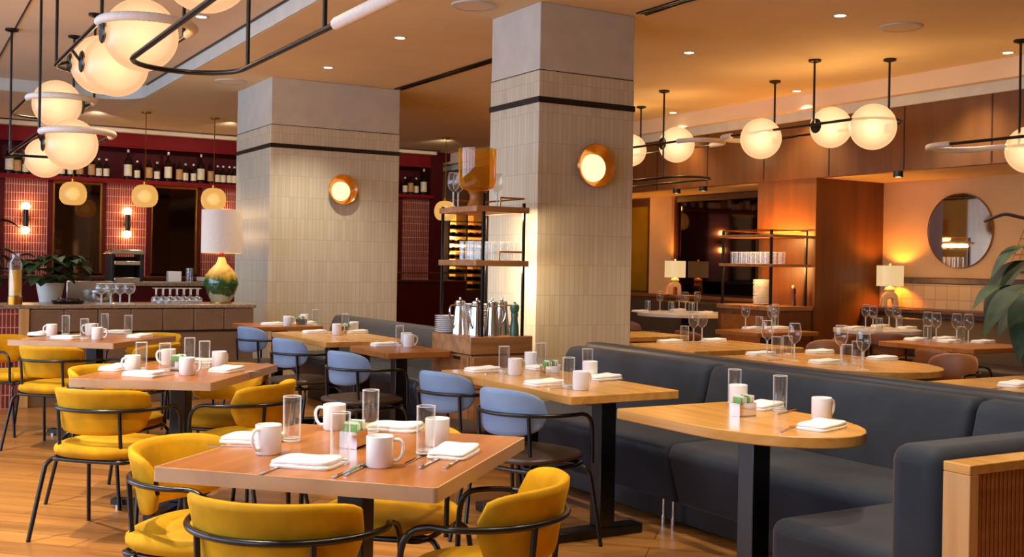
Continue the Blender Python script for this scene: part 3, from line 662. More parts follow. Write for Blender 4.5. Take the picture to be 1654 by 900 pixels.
YC = Kind(chair('dining_chair', 'yellow', 'yellow', '', 'yellow'))
BC = Kind(chair('dining_chair', 'lblue', 'dseat', '', 'dseat'))
TC = Kind(chair('dining_chair', 'tan', 'tan', '', 'tan'))
def face(dx, dy): return math.atan2(dy, dx)-PI/2
Q = .7071
def around(c, d, k, label, off=0, turn=0, kind=YC, group='mustard velvet chairs'):
    """chair on side k of a table turned by 45 degrees, facing it"""
    v = [(Q, Q), (-Q, Q), (Q, -Q), (-Q, -Q)][k]   # facing direction
    s = (-v[1], v[0])
    return kind.put((c[0]-v[0]*d+s[0]*off, c[1]-v[1]*d+s[1]*off, 0), face(*v)+turn, label, group)
T1, T2, T3 = (1.36, 3.25), (1.47, 6.0), (1.52, 8.74)
around(T1, .50, 0, 'mustard velvet chair nearest the camera, back turned to us at the front table')
around(T1, .47, 1, 'mustard velvet chair at right of the front table, its curved back half turned to us', .17)
around(T1, .56, 2, 'mustard velvet chair left of the front table, its whole seat in view', .05)
around(T1, .50, 3, 'mustard velvet chair mostly hidden behind the mugs of the front table', -.08)
around(T2, .60, 0, 'mustard velvet chair with its back to us at the middle left table')
around(T2, .50, 2, 'mustard velvet chair at the left corner of the middle table, top of back showing', .16)
around(T2, .49, 1, 'mustard velvet chair right of the middle table, tan-shaded outer back toward us', .18)
around(T2, .46, 3, 'mustard velvet chair behind the middle left table, hidden by its mugs')
around(T3, .55, 0, 'mustard velvet chair with its back to us at the far left table', -.08)
around(T3, .72, 2, 'mustard velvet chair cut by the left edge of the photo, far table')
around(T3, .50, 1, 'mustard velvet chair right of the far left table, only the top of its back showing', .15)
around(T3, .66, 3, 'mustard velvet chair between the far left table and the bar divider')
bl = 'powder blue backed chairs'
for (x, y, a), l in (((2.77, 4.52, .3), 'blue backed chair nearest the camera, at the long banquette table'), ((2.85, 5.36, .3), 'blue backed chair left of the drinks station drawers, at the long banquette table'),
                     ((2.86, 6.79, .3), 'blue backed chair at the wooden table beside the drinks station, brown seat in view'), ((2.90, 8.06, .3), 'blue backed chair at the oak table before the far pillar'), ((3.07, 9.55, .3), 'blue backed chair farthest back, beside the bar divider')):
    BC.put((x, y, 0), face(1, 0)+a, l, bl)
tn = 'tan leather chairs on the right'
for (x, y, a), l in (((7.12, 5.5, -.1), 'tan leather chair, wide back to us, before the table under the plant leaves'), ((8.45, 7.15, .5), 'tan leather chair left of the round pale table, rounded back showing'),
                     ((7.75, 7.2, 1.6), 'tan leather chair at the near side of the table by the right drinks station'), ((6.75, 7.95, 0), 'tan leather chair at left of the table by the right drinks station'),
                     ((7.35, 9.7, .0), 'tan leather chair at the large round table, left of the right drinks station'), ((6.75, 6.5, PI), 'tan leather chair beyond the wooden table right of the front pillar'), ((6.55, 5.1, PI), 'tan leather chair beyond the rounded table behind the rail'), ((8.9, 5.6, PI), 'tan leather chair at far right behind the plant leaves')):
    TC.put((x, y, 0), face(1, 0)+a, l, tn)
# ================================================================== banquettes
def bquette(label, segs, yend0, yend1, name='banquette', rail=True):
    return None
t = thing('banquette', 'long slate velvet banquette with a corner return at the right', 'banquette', (0, 0, 0))
bkp = [(3.97, .40), (4.07, .78), (4.10, .805), (4.20, .815), (4.22, .40)]
for i, (y0, y1) in enumerate(((4.72, 6.18), (3.02, 4.71), (2.22, 3.01))):
    MB().prism(bkp, y0+.004, y1-.004, 1).build('back_cushion', 'navy', t, bevel=.035, seg=4)
MB().prism([(4.2, 0), (4.2, .80), (4.22, .835), (4.34, .835), (4.36, .8), (4.36, 0)], 2.2, 6.15, 1).build('top_rail', 'navy_d', t, bevel=.02, seg=3)
stp = [(3.60, .135), (3.52, .40), (3.55, .455), (4.1, .462), (4.1, .135)]
for i, (y0, y1) in enumerate(((4.40, 6.1), (2.94, 4.395))):
    MB().prism(stp, y0+.004, y1-.004, 1).build('seat_cushion', 'navy', t, bevel=.045, seg=4)
MB().box(2.82, 3.62, 2.34, 2.93, .10, .455).build('return_seat', 'navy', t, bevel=.05, seg=4)
MB().box(3.6, 4.1, 2.34, 2.935, .135, .46).build('corner_seat', 'navy', t, bevel=.04, seg=4)
MB().box(2.80, 4.0, 2.19, 2.385, .16, .81).build('return_back', 'navy', t, bevel=.055, seg=4)
MB().box(3.68, 4.2, 2.95, 6.05, 0.02, .135).box(2.95, 4.2, 2.3, 2.85, .02, .13).build('plinth', 'blackmat', t)
for y in (4.47, 4.55, 3.1, 5.9): MB().lathe([(.008, .135), (.008, .045), (.013, .045), (.013, 0)], c=(3.64, y, 0), n=10).build('peg_leg', 'chrome', t)
t = thing('end_panel', 'fluted oak end panel closing the banquette at the right edge', 'panel', (2.82, 2.14, 0))
fl = MB().box(0, 1.54, -.035, .04, 0, .75)
fl.build('panel_core', 'oakpanel', t, bevel=.003); MB().box(-.004, 1.54, -.05, .044, .75, .78).build('cap', 'oak', t, bevel=.003)
MB().box(-.004, .04, -.05, .044, 0, .75).build('end_post', 'oakpanel', t, bevel=.003)
rb = MB()
for i in range(75): rb.box(.045+.02*i, .057+.02*i, -.046, -.034, .0, .75)
rb.build('fluting', 'cherry', t)
t = thing('banquette', 'shorter grey banquette along the tables before the far pillar', 'banquette', (0, 0, 0))
bk2 = [(x+.05, z) for x, z in bkp]; st2 = [(x+.12, z) for x, z in stp]
MB().prism(bk2, 7.75, 10.6, 1).build('back_cushion', 'grey', t, bevel=.05, seg=4)
for y0, y1 in ((7.06, 7.62), (7.63, 9.1), (9.11, 10.5)): MB().prism(st2, y0, y1, 1).build('seat_cushion', 'navy_d' if y0 > 7 else 'grey', t, bevel=.045, seg=4)
MB().box(3.8, 4.2, 7.1, 10.4, 0, .136).build('plinth', 'blackmat', t)
t = thing('bench', 'dark leather wall bench under the ledge at the right wall', 'bench', (0, 0, 0))
MB().prism([(9.55, .42), (9.72, .86), (9.85, .86), (9.85, .42)], 4.5, 8.65, 1).build('back_cushion', 'dleather', t, bevel=.04, seg=3)
MB().prism([(9.25, .12), (9.2, .40), (9.24, .45), (9.85, .45), (9.85, .12)], 4.5, 8.65, 1).build('seat_cushion', 'dleather', t, bevel=.04, seg=3)
MB().box(9.35, 9.85, 4.5, 8.65, 0, .12).build('plinth', 'blackmat', t)
tag(MB().box(9.76, 10.05, 4.4, 8.69, .9, .945).box(9.86, 10.04, 4.4, 8.69, 0, .9).build('wall_ledge', 'dwood', bevel=.006), 'dark wood ledge running along the right wall behind the bench', 'ledge')
t = thing('bench', 'dark leather bench below the smoked mirror', 'bench', (0, 0, 0))
MB().prism([(9.5, .42), (9.58, .9), (9.66, .9), (9.66, .42)], 9.75, 13.4, 1).build('back_cushion', 'dleather', t, bevel=.03, seg=3)
MB().prism([(9.32, .12), (9.3, .40), (9.34, .45), (9.66, .45), (9.66, .12)], 9.75, 13.4, 1).build('seat_cushion', 'dleather', t, bevel=.03, seg=3)
MB().box(9.36, 9.66, 9.75, 13.4, 0, .12).build('plinth', 'blackmat', t)
tag(MB().box(9.62, 9.84, 9.66, 13.4, .93, .975).box(9.68, 9.82, 9.66, 13.4, 0, .93).build('wall_ledge', 'tan', bevel=.006), 'brown ledge under the smoked mirror carrying the arch-based lamp', 'ledge')
# ================================================================== drinks stations
SX0, SX1, SY0, SY1, SZ = 3.50, 3.99, 6.46, 7.04, .86
t = thing('drinks_station', 'oak drawer cabinet with tall black shelf posts against the front pillar', 'cabinet', (SX0, SY0, 0)); w, d = SX1-SX0, SY1-SY0
MB().box(.01, w-.01, .01, d-.01, 0.04, .735).build('cabinet_body', 'oakcab', t, bevel=.004)
MB().box(0, w, 0, d, .74, SZ).build('tray_top', 'oakcab', t, bevel=.005)
for k in range(3):
    z0 = .06+.225*k
    q = MB().box(-.008, .012, .02, d-.02, z0, z0+.215).build('drawer', 'oakcab', t, bevel=.003)
    for yy in (.13, .4): MB().box(-.016, -.006, yy, yy+.09, z0+.19, z0+.212).build('pull', 'blackmat', q)
    MB().box(.02, w-.02, -.006, .012, z0, z0+.215).build('side_panel', 'oakcab', t, bevel=.003)
P_ = [(.1, .03, 1.84), (w-.07, .03, 1.78), (.06, d-.02, 1.76), (w-.07, d-.02, 1.78)]
for x, y, h in P_: MB().box(x-.009, x+.009, y-.009, y+.009, SZ, h).build('shelf_post', 'black', t, bevel=.002)
for z in (1.34, 1.71):
    MB().box(.04, w-.03, .02, d-.0, z, z+.04).build('shelf', 'oakcab', t, bevel=.004)
    MB().tube([(w-.07, .03, z+.1), (w-.07, d-.02, z+.1)], .006).tube([(.12, d-.02, z+.1), (w-.07, d-.02, z+.1)], .006).tube([(w-.26, .03, z+.1), (w-.07, .03, z+.1)], .006).tube([(w-.26, .03, z+.04), (w-.26, .03, z+.1)], .006).build('gallery_rail', 'brass', t)
def S(x, y, z): return (SX0+x, SY0+y, z)
t = thing('hurricane_vase', 'amber glass hurricane vase on a brown foot, top of the drinks station', 'vase', S(.14, .2, 1.75))
MB().lathe([(.07, 0), (.05, .05), (.05, .08), (.065, .105), (.001, .105)], n=28, cap0=True).build('foot', 'cherry', t)
ag = glass('amber_glass', (238, 192, 104), .04, 1.4); MT['agl'] = ag; _m = [n for n in ag.node_tree.nodes if n.type in ('BSDF_TRANSLUCENT', 'BSDF_DIFFUSE')]
for _n in _m: _n.inputs[0].default_value = col4((222, 168, 36))
for _n in ag.node_tree.nodes:
    if _n.type == 'MATH' and _n.operation == 'MULTIPLY_ADD' and abs(_n.inputs[1].default_value-.28) < 1e-4: _n.inputs[2].default_value = .14
MB().lathe([(.001, .112), (.07, .112), (.115, .13), (.13, .17), (.132, .4)], n=36).build('amber_glass', 'agl', t)
for i, (x, y) in enumerate(((.08, .44), (.15, .5), (.36, .3), (.42, .42))):
    WGK.put(S(x, y, 1.75), 0, 'wine glass on the top shelf of the drinks station, '+nth(i, 4), 'wine glasses on the drinks station', (1.05, 1.05, 1.1))
TB = Kind(tag(tumb(.035, .13).build('tumbler', ['gl', 'rim']), '', 'glass'))
k = 0
for j in range(2):
    for i in range(7):
        TB.put(S(.09+.055*i+.01*j, .14+.16*j, 1.38), 0, 'clear tumbler on the middle shelf of the drinks station, '+('front', 'back')[j]+' row, '+nth(i, 7), 'tumblers on the drinks station')
for s, (x, y, n, l) in enumerate(((.06, .47, 9, 'pale stack at the left of the drinks station'), (.3, .47, 15, 'tall stack behind the coffee pots'))):
    for i in range(n):
        PL.put(S(x, y, SZ+.0135*i), 0, 'white plate in the '+l+', '+(nth(i, n, 'bottom', 'top') if i in (0, n-1) else ORD[i]+' from bottom'), 'plates on the drinks station', (.72, .72, .8) if s == 0 else (.78, .78, .8))
def pot():
    t = thing('coffee_pot', '', 'coffee pot')
    MB().lathe([(.001, 0), (.056, .0), (.056, .012), (.04, .17), (.036, .2), (.04, .225), (.036, .225), (.001, .2)], n=28).build('body', 'chrome', t)
    MB().tube(smooth([(-.038, 0, .205), (-.085, 0, .2), (-.09, 0, .13), (-.05, 0, .05)], 5), .006).build('handle', 'chrome', t)
    MB().lathe([(.034, .226), (.034, .235), (.008, .245), (.006, .26), (.001, .262)], n=20).build('lid', 'chrome', t)
    return t
CP = Kind(pot())
for (x, y, rz), l in (((.06, .27, .2), 'steel coffee pot at the left of the four on the drinks station'), ((.11, .12, .5), 'steel coffee pot in front of the tall plate stack, second from left'), ((.225, .11, 2.6), 'steel coffee pot third from the left on the drinks station'), ((.345, .18, 2.8), 'steel coffee pot beside the green pepper mill')):
    CP.put(S(x, y, SZ), rz, l, 'steel coffee pots')
t = thing('pepper_mill', 'green lacquered pepper mill on the drinks station', 'pepper mill', S(.375, .06, SZ))
MB().lathe([(.001, 0), (.032, 0), (.032, .05), (.022, .12), (.027, .15), (.024, .158)], n=20).build('body', 'pepper', t); MB().lathe([(.026, .16), (.034, .19), (.03, .215), (.01, .225), (.008, .235), (.001, .236)], n=20).build('head', 'pepper', t)
light('AREA', S(.36, .3, 1.70), 14, (255, 218, 176), sx=.45, sy=.06, target=S(.75, .3, 1.2)); light('AREA', S(.36, .3, 1.335), 14, (255, 218, 176), sx=.45, sy=.06, target=S(.75, .3, .9))
# right-hand station
t = thing('drinks_station', 'wooden cabinet with black shelf posts against the walnut column', 'cabinet', (8.4, 8.72, 0))
MB().box(0, .6, 0, .86, .0, .9).build('cabinet_body', 'walnut', t, bevel=.005); MB().box(-.015, .6, -.015, .87, .9, .95).build('cabinet_top', 'oakcab', t, bevel=.005)
q = MB().box(-.006, .004, .06, .8, .12, .84).build('door_panel', 'cherry', t, bevel=.004)
for x, y in ((.03, .05), (.55, .05), (.03, .82), (.55, .82)): MB().box(x-.012, x+.012, y-.012, y+.012, .95, 1.78).build('shelf_post', 'black', t)
for z in (1.38, 1.70): MB().box(.0, .58, .0, .86, z, z+.03).build('shelf', 'oakcab', t, bevel=.003)
MB().tube([(.03, .05, 1.78), (.55, .05, 1.78), (.55, .82, 1.78), (.03, .82, 1.78)], .006, closed=True).build('gallery_rail', 'brass', t)
for j in range(2):
    for i in range(9):
        TB.put((8.5+.16*j, 8.84+.075*i, 1.41), 0, 'clear tumbler on the shelf by the walnut column, '+('front', 'back')[j]+' row, '+(nth(i, 9, 'right', 'left')), 'tumblers by the walnut column')
for i in range(18):
    PL.put((8.62, 9.1, .95+.0155*i), 0, 'white plate in the tall stack by the walnut column, '+(nth(i, 18, 'bottom', 'top') if i in (0, 17) else ORD[i]+' from the bottom'), 'plates by the walnut column', (.85, .85, 1))
t = thing('pepper_mill', 'dark wooden pepper mill on the cabinet by the walnut column', 'pepper mill', (8.86, 8.86, .95))
MB().lathe([(.001, 0), (.03, 0), (.026, .06), (.02, .12), (.028, .15), (.026, .19), (.001, .2)], n=18).build('body', 'dwood', t); MB().sphere((0, 0, .21), .022, 14, 8).build('head', 'cream', t)
light('AREA', (8.46, 9.15, 1.69), 16, (255, 186, 104), sx=.75, sy=.05, target=(9.05, 9.15, 1.3)); light('AREA', (8.8, 9.15, 1.75), 17, (255, 172, 70), sx=.75, sy=.05, target=(9.02, 9.15, 2.1)); light('AREA', (8.44, 9.15, 1.37), 20, (255, 186, 104), sx=.75, sy=.05, target=(9.05, 9.15, 1.0))
# ================================================================== table lamps, mirror, wall things at the right
def arch_lamp(p, label, power):
    t = thing('table_lamp', label, 'lamp', p, -.6)
    MB().lathe([(.145, .24), (.145, .47), (.141, .47), (.141, .24)], n=36).build('lamp_shade', 'shade_l', t)
    a = [(-.09, 0), (-.085, .1)]+[(.0-.085*math.cos(PI*i/12), .1+.085*math.sin(PI*i/12)) for i in range(1, 12)]+[(.085, .1), (.09, 0), (.035, 0), (.035, .07)]+[(.035*math.cos(PI*i/8), .07+.035*math.sin(PI*i/8)) for i in range(1, 8)]+[(-.035, .07), (-.035, 0)]
    MB().prism(a, -.045, .045, 1).build('arch_base', 'cream', t, bevel=.012, seg=3)
    MB().lathe([(.045, .178), (.06, .2), (.05, .225), (.02, .23), (.008, .24), (.008, .48), (.015, .49), (.001, .5)], n=20).build('neck', 'cream', t)
    light('POINT', Vector(p)+Vector((0, 0, .36)), power*2.2, (255, 160, 60), .05)
arch_lamp((9.9, 8.42, .945), 'lit cream lamp with drum shade on the ledge left of the round mirror', 16)
arch_lamp((9.73, 12.0, .975), 'lit cream lamp with arched base in front of the smoked mirror', 12)
t = thing('smoked_mirror', 'large dark smoked mirror left of the right drinks shelf', 'mirror', (9.95, 10.9, 1.0))
MB().box(-.012, 0, -1.3, 1.3, .0, 1.28).build('mirror_glass', 'dmirror', t); MB().box(-.05, 0, -1.36, -1.3, -.02, 1.32).box(-.05, 0, 1.3, 1.36, -.02, 1.32).box(-.05, 0, -1.3, 1.3, 1.28, 1.36).build('mirror_frame', 'dwood', t, bevel=.004)
t = thing('glass_panel', 'gold coloured glass panel at the right side of the front pillar', 'panel', (9.94, 13.35, 1.0))
MB().box(-.015, 0, -.5, .5, 0, 1.25).build('panel_glass', 'gold', t, bevel=.003); MB().box(-.05, 0, -.56, -.5, -.02, 1.34).box(-.05, 0, .5, .56, -.02, 1.34).box(-.05, 0, -.5, .5, 1.25, 1.34).build('frame', 'dwood', t)
light('POINT', (9.3, 13.0, 2.25), 7, (255, 180, 60), .06)
t = thing('round_mirror', 'round mirror with thin metal rim on the right wall', 'mirror', (10.1, 7.66, 1.80))
MB().lathe([(.4, -.02), (.001, -.02)], axis=0, n=64).build('mirror_glass', 'mirror', t)
MB().lathe([(.399, -.022), (.404, -.03), (.408, 0)], axis=0, n=64).build('rim', 'brass', t)
t = thing('wire_basket', 'wire pyramid rack hanging on the right wall by the round mirror', 'rack', (10.02, 6.62, 1.4))
wb = MB()
for i in range(9):
    y = -.36+.09*i; wb.tube([(-.02, y*.45, .55), (-.06, y, .0)], .004, 5)
for z, h in ((0, .36), (.14, .31), (.3, .25)): wb.tube([(-.06, -h, z), (-.06, h, z)], .005, 5)
wb.build('wires', 'brass', t); MB().box(-.14, .06, -.38, .38, -.05, -.02).build('shelf', 'dwood', t, bevel=.004)
# framed picture and shelf on the hidden side of the far pillar, reflected in the round mirror
t = thing('framed_picture', 'framed sepia picture on the side of the far pillar, seen only in the round mirror', 'picture', (5.165, 11.9, 1.95))
MB().box(0, .03, -.3, .3, -.25, .25).build('frame', 'oak', t, bevel=.005); MB().box(.03, .034, -.24, .24, -.19, .19).build('print', 'art', t)
# ================================================================== globe pendants
def fixture(label, x0, x1, y0, y1, z, white, globes, stems, zc, sleeve=.5, cap=True):
    """racetrack loop of black tube, one end in a white sleeve, globes inside it"""
    cx, cy = (x0+x1)/2, (y0+y1)/2; r = (x1-x0)/2
    t = thing('globe_pendant', label, 'pendant light', (cx, cy, z))
    h = (y1-y0)/2-r; s = 1 if white == 'far' else -1
    # path: begins at the middle of the plain end, runs round the white end
    n = 14
    wpts = [Vector((r*math.cos(a), s*(h+r*math.sin(a)), 0)) for a in [PI*i/n for i in range(n+1)]]
    ext = sleeve
    wfull = [Vector((r, s*(h-ext), 0))]+wpts+[Vector((-r, s*(h-ext*.4), 0))]
    bpts = [Vector((-r, s*(h-ext*.4), 0)), Vector((-r, -s*h, 0))]+[Vector((-r*math.cos(a), -s*(h+r*math.sin(a)), 0)) for a in [PI*i/n for i in range(1, n)]]+[Vector((r, -s*h, 0)), Vector((r, s*(h-ext), 0))]
    MB().tube(bpts, .013, 8).build('loop_tube', 'black', t, ang=60)
    rad = []; dense = []
    for a, b in zip(wfull[:-1], wfull[1:]):
        k = max(2, int((b-a).length/.012)); dense += [a.lerp(b, j/k) for j in range(k)]
    dense.append(wfull[-1])
    MB().tube(dense, [.024+.0025*(i % 2) for i in range(len(dense))], 10).build('white_sleeve', 'rope', t, ang=50)
    for (p, rg, mount) in globes:
        q = Vector(p)-Vector((cx, cy, z))
        g = MB().sphere(q, rg, 32, 20).build('globe', 'globe', t, ang=80)
        MB().sphere(q+Vector((0, 0, .01)), rg*.86, 24, 16).build('bulb', 'bulb', t, ang=80)
        light('POINT', Vector(p)+Vector((0, 0, .02)), (15 if cx < 3 else 50), (255, 206, 132), .06)
        # mount: short arm and black disc from the nearer rail
        sx = mount
        MB().lathe([(.001, -.012), (.06, -.01), (.07, .0), (.06, .01), (.001, .012)], c=(q.x+sx*(rg+.004), q.y, q.z+.0), n=20, axis=0).build('globe_mount', 'black', t)
        MB().tube([(q.x+sx*(rg+.01), q.y, q.z), (sx*r, q.y, 0)] if abs(q.x+sx*(rg+.01)-sx*r) > .01 or abs(q.z) > .01 else [(sx*r, q.y, -.02), (sx*r, q.y, 0)], .01, 6).build('arm', 'black', t)
    for sx, sy in stems:
        st_ = MB().tube([(sx*r, sy-cy, 0), (sx*r, sy-cy, zc-z-.01)], .0105, 8).build('stem', 'black', t, ang=60)
        if cap: MB().lathe([(.058, zc-z), (.058, zc-z-.018), (.02, zc-z-.03), (.001, zc-z-.03)], c=(sx*r, sy-cy, 0), n=20).build('canopy', 'black', t)
    return t
A = lambda px, py, D: atD(px, py, D)
fixture('large globe pendant at upper left, three globes and a white ribbed ring end', 1.08, 1.58, 6.05, 8.15, 2.65, 'near', [(A(228, 57, 6.08), .2, -1), (A(187, 105, 6.95), .2, -1), (A(163, 105, 7.55), .2, -1)], [(-1, 6.25), (1, 6.5), (-1, 7.9)], 3.44, .12)
fixture('globe pendant loop nearest the camera, black tube bending across the upper left', 1.07, 1.60, 2.0, 5.62, 2.30, 'near', [((1.33, 2.3, 2.26), .2, -1)], [(1, 5.30), (1, 4.25)], 3.44, 1.86)
fixture('globe pendant cut off by the top edge, only the bottom of its globe showing', 1.07, 1.57, 2.7, 4.98, 2.78, 'near', [(A(332, -55, 4.7), .2, 1)], [(1, 4.7), (-1, 4.0)], 3.44, .2)
fixture('lower globe pendant at left before the bar, two globes and a white ring end', 1.12, 1.63, 8.62, 11.2, 2.30, 'near', [(A(115, 233, 8.55), .2, -1), (A(73, 255, 10.7), .195, -1)], [(-1, 9.92-.9), (-1, 11.0)], 3.44, .1)
fixture('globe pendant farthest left above the bar, single globe in a pale ring', 1.14, 1.66, 9.62, 11.35, 2.68, 'near', [(A(92, 168, 9.3), .2, 1)], [(1, 9.9), (1, 11.0)], 3.44, .1)
fixture('globe pendant at right with three globes along one black bar', 7.54, 8.06, 6.62, 8.74, 2.70, 'far', [(A(1229, 224, 10.75), .2, 1), (A(1342, 206, 10.4), .195, -1), (A(1410, 205, 9.75), .205, 1)], [(1, 8.37), (-1, 7.32), (1, 6.9)], CE, .1)
fixture('globe pendant right of the front pillar, one globe clear and one half hidden', 7.54, 8.06, 8.98, 11.4, 2.72, 'near', [(A(1093, 234, 12.3), .2, -1), (A(1018, 243, 13.2), .195, -1)], [(-1, 9.54), (1, 10.64)], CE, .12)
fixture('low globe pendant at the right edge with a long white tube end', 7.75, 8.27, 4.2, 6.35, 2.42, 'far', [(A(1664, 242, 9.2), .2, 1)], [(1, 5.72)], CE, .25)
fixture('low black loop hanging beside the front pillar under the single globe', 7.54, 8.06, 9.2, 11.6, 2.34, 'far', [((7.8, 11.2, 2.3), .2, 1)], [(-1, 9.54)], 2.706, .1, False)
# ================================================================== table ware
def mug():
    t = thing('coffee_mug', '', 'mug')
    MB().lathe([(.001, .002), (.036, .0), (.040, .005), (.0405, .09), (.0385, .092), (.0365, .089), (.036, .01), (.001, .008)], n=30).build('body', 'white', t)
    MB().tube(smooth([(.038, 0, .078), (.058, 0, .078), (.068, 0, .06), (.064, 0, .034), (.052, 0, .018), (.038, 0, .018)], 5), .0055, 8).build('handle', 'white', t)
    return t
MUG = Kind(mug())
HI = Kind(tag(MB().lathe([(.001, .012), (.027, .012), (.0285, .15), (.030, .15), (.0285, 0), (.001, 0)], n=22).use(1).tube([(.0293*math.cos(PI*i/12), .0293*math.sin(PI*i/12), .15) for i in range(24)], .0013, 6, True).tube([(.0275*math.cos(PI*i/12), .0275*math.sin(PI*i/12), .004) for i in range(24)], .003, 6, True).tube([(.025*math.cos(PI*i/12), .025*math.sin(PI*i/12), .012) for i in range(24)], .0015, 6, True).build('highball_glass', ['gl', 'rim']), '', 'glass'))
def napkin():
    t = thing('folded_napkin', '', 'napkin')
    for k, (a, c, z0, h) in enumerate(((.095, .062, 0, .012), (.092, .06, .012, .012))):
        rr = random.Random(k)
        def fn(u, v):
            q = 2*PI*u; n = 11; ca, sa = math.cos(q), math.sin(q); kk = (abs(ca)**n+abs(sa)**n)**(-1/n)
            prof = [(0, 0), (1, 0), (1.015, .35), (1.0, .8), (.93, 1), (.5, 1.12), (0, 1.15)]; i = min(int(v*6+.001), 6); r_, z_ = prof[i]
            x, y = a*kk*ca*r_, c*kk*sa*r_
            return (x, y, z0+h*z_+(.0012*math.sin(x*50+k)*math.cos(y*60) if i > 2 else 0)+(.003*k*(x/a) if i > 1 else 0))
        MB().grid(fn, 40, 7, cu=True).build('linen_fold', 'linen', t, ang=70)
    return t
NAP = Kind(napkin())
def knife():
    return MB().prism([(-.1, -.006), (-.02, -.005), (.09, -.009), (.105, 0), (.09, .006), (-.02, .005), (-.1, .006)], .001, .004).build('table_knife', 'chrome', bevel=.001)
def fork():
    m = MB().prism([(-.1, -.006), (.03, -.003), (.05, -.011), (.05, .011), (.03, .003), (-.1, .006)], .001, .004)
    for y in (-.0095, -.003, .0035, .01): m.box(.05, .095, y-.0018, y+.0018, .001, .004)
    return m.build('table_fork', 'chrome', bevel=.0008)
KN = Kind(tag(knife(), '', 'knife')); FK = Kind(tag(fork(), '', 'fork'))
def spoon():
    m = MB().prism([(-.09, -.005), (.05, -.003), (.05, .003), (-.09, .005)], .001, .004); m.lathe([(.001, .001), (.014, .003), (.018, .006), (.016, .0065), (.001, .003)], c=(.066, 0, 0), n=16); return m.build('teaspoon', 'chrome')
SP = Kind(tag(spoon(), '', 'spoon'))
def caddy():
    t = thing('condiment_caddy', '', 'caddy')
    MB().box(-.045, .045, -.03, .03, 0, .006).box(-.045, -.041, -.03, .03, 0, .055).box(.041, .045, -.03, .03, 0, .055).box(-.041, .041, -.03, -.027, 0, .055).box(-.041, .041, .027, .03, 0, .055).build('holder', 'chrome', t)
    for i in range(6):
        x = -.034+.0135*i; MB().box(x, x+.004, -.024, .024, .006, .078+.006*(i % 2)).build('sugar_packet', 'greenp' if i % 3 == 0 else 'linen', t)
    t2 = MB().lathe([(.016, .006), (.016, .05), (.001, .06)], c=(.033, 0, 0), n=14).build('salt_shaker', 'chrome', t)
    return t
CAD = Kind(caddy())
PLACED = []
RAD = {'mugs': .05, 'water glasses': .034, 'napkins': .06, 'caddies': .05, 'wine glasses': .044, 'tumblers': .04}
def setout(tname, z, kind, word, group, pts, rz=None, bounds=None):
    n = len(pts); order = sorted(range(n), key=lambda i: pts[i][0])
    for r_, i in enumerate(order):
        px, py = pts[i][:2]; a = pts[i][2] if len(pts[i]) > 2 else (rz if rz is not None else 0)
        p = at(px, py, z+.0005)
        if bounds: p.x = min(max(p.x, bounds[0]+.06), bounds[1]-.06); p.y = min(max(p.y, bounds[2]+.06), bounds[3]-.06)
        if group in RAD:
            R1 = RAD[group]
            for it in range(60):
                hit = [(q, r) for q, r, g in PLACED if (q-p).length < (R1+r)*(1 if not bounds else 1.0) and not (g == 'napkins' or group == 'napkins') and abs(q.z-p.z) < .2]
                if not hit: break
                q, r = hit[0]; dv = p-q; dv.z = 0
                if dv.length < 1e-3: dv = Vector((.3, 1, 0))
                p += dv.normalized()*.012+Vector((.004, .006*(1 if it % 20 < 10 else -1), 0))
                if bounds: p.x = min(max(p.x, bounds[0]+.05), bounds[1]-.05); p.y = min(max(p.y, bounds[2]+.05), bounds[3]-.05)
            PLACED.append((p.copy(), R1, group))
        lab = word+' on '+tname+(', '+nth(r_, n) if n > 1 else '')
        kind.put(p, a, lab, group+' on '+tname)
def table_set(tname, z, mugs=(), glasses=(), naps=(), cads=(), wine=(), tumblers=(), knives=(), forks=(), spoons=(), rot=0, bounds=None):
    if mugs: setout(tname, z, MUG, 'white coffee mug', 'mugs', mugs, rot, bounds=bounds)
    if glasses: setout(tname, z, HI, 'tall clear water glass', 'water glasses', glasses, bounds=bounds)
    if naps: setout(tname, z, NAP, 'folded white napkin', 'napkins', naps, rot, bounds=bounds)
    if cads: setout(tname, z, CAD, 'condiment caddy with sugar packets', 'caddies', cads, rot, bounds=bounds)
    if wine: setout(tname, z, WGK, 'stemmed wine glass', 'wine glasses', wine, bounds=bounds)
    if tumblers: setout(tname, z, TB, 'clear tumbler', 'tumblers', tumblers, bounds=bounds)
    if knives: setout(tname, z, KN, 'steel knife', 'knives', knives, rot, bounds=bounds)
    if forks: setout(tname, z, FK, 'steel fork', 'forks', forks, rot, bounds=bounds)
    if spoons: setout(tname, z, SP, 'steel teaspoon', 'spoons', spoons, rot, bounds=bounds)
q4 = PI/4
table_set('the front square table', .75, [(433, 733, 3.6), (540, 694, 2.6), (613, 754, -.4), (706, 720, .6)], [(471, 713), (598, 699), (549, 748), (687, 733)],
          [(408, 713, -q4+.1), (496, 752, -q4), (638, 694, -q4), (733, 735, q4)], [(571, 722, q4)], knives=[(562, 762, q4), (696, 748, q4)], forks=[(385, 722, -q4+.3), (447, 757, q4), (735, 748, q4)], spoons=[(577, 760, q4), (672, 742, q4)])
table_set('the middle left square table', .75, [(214, 602, 3.6), (272, 590, 2.6), (302, 606, -.4), (354, 594, .6)], [(228, 598), (266, 600), (306, 588), (345, 595)],
          [(232, 607, -q4), (190, 597, q4), (366, 600, q4), (325, 586, -q4)], [(288, 598, q4)], forks=[(262, 608, q4)], knives=[(392, 600, -q4)])
table_set('the far left square table', .75, [(83, 543, 3.6), (146, 542, 2.6), (157, 549, -.4)], [(106, 541), (136, 548), (169, 537), (207, 540)], [(106, 547, -q4), (190, 538, -q4), (226, 545, q4), (67, 541, q4)], [(150, 540, q4)])
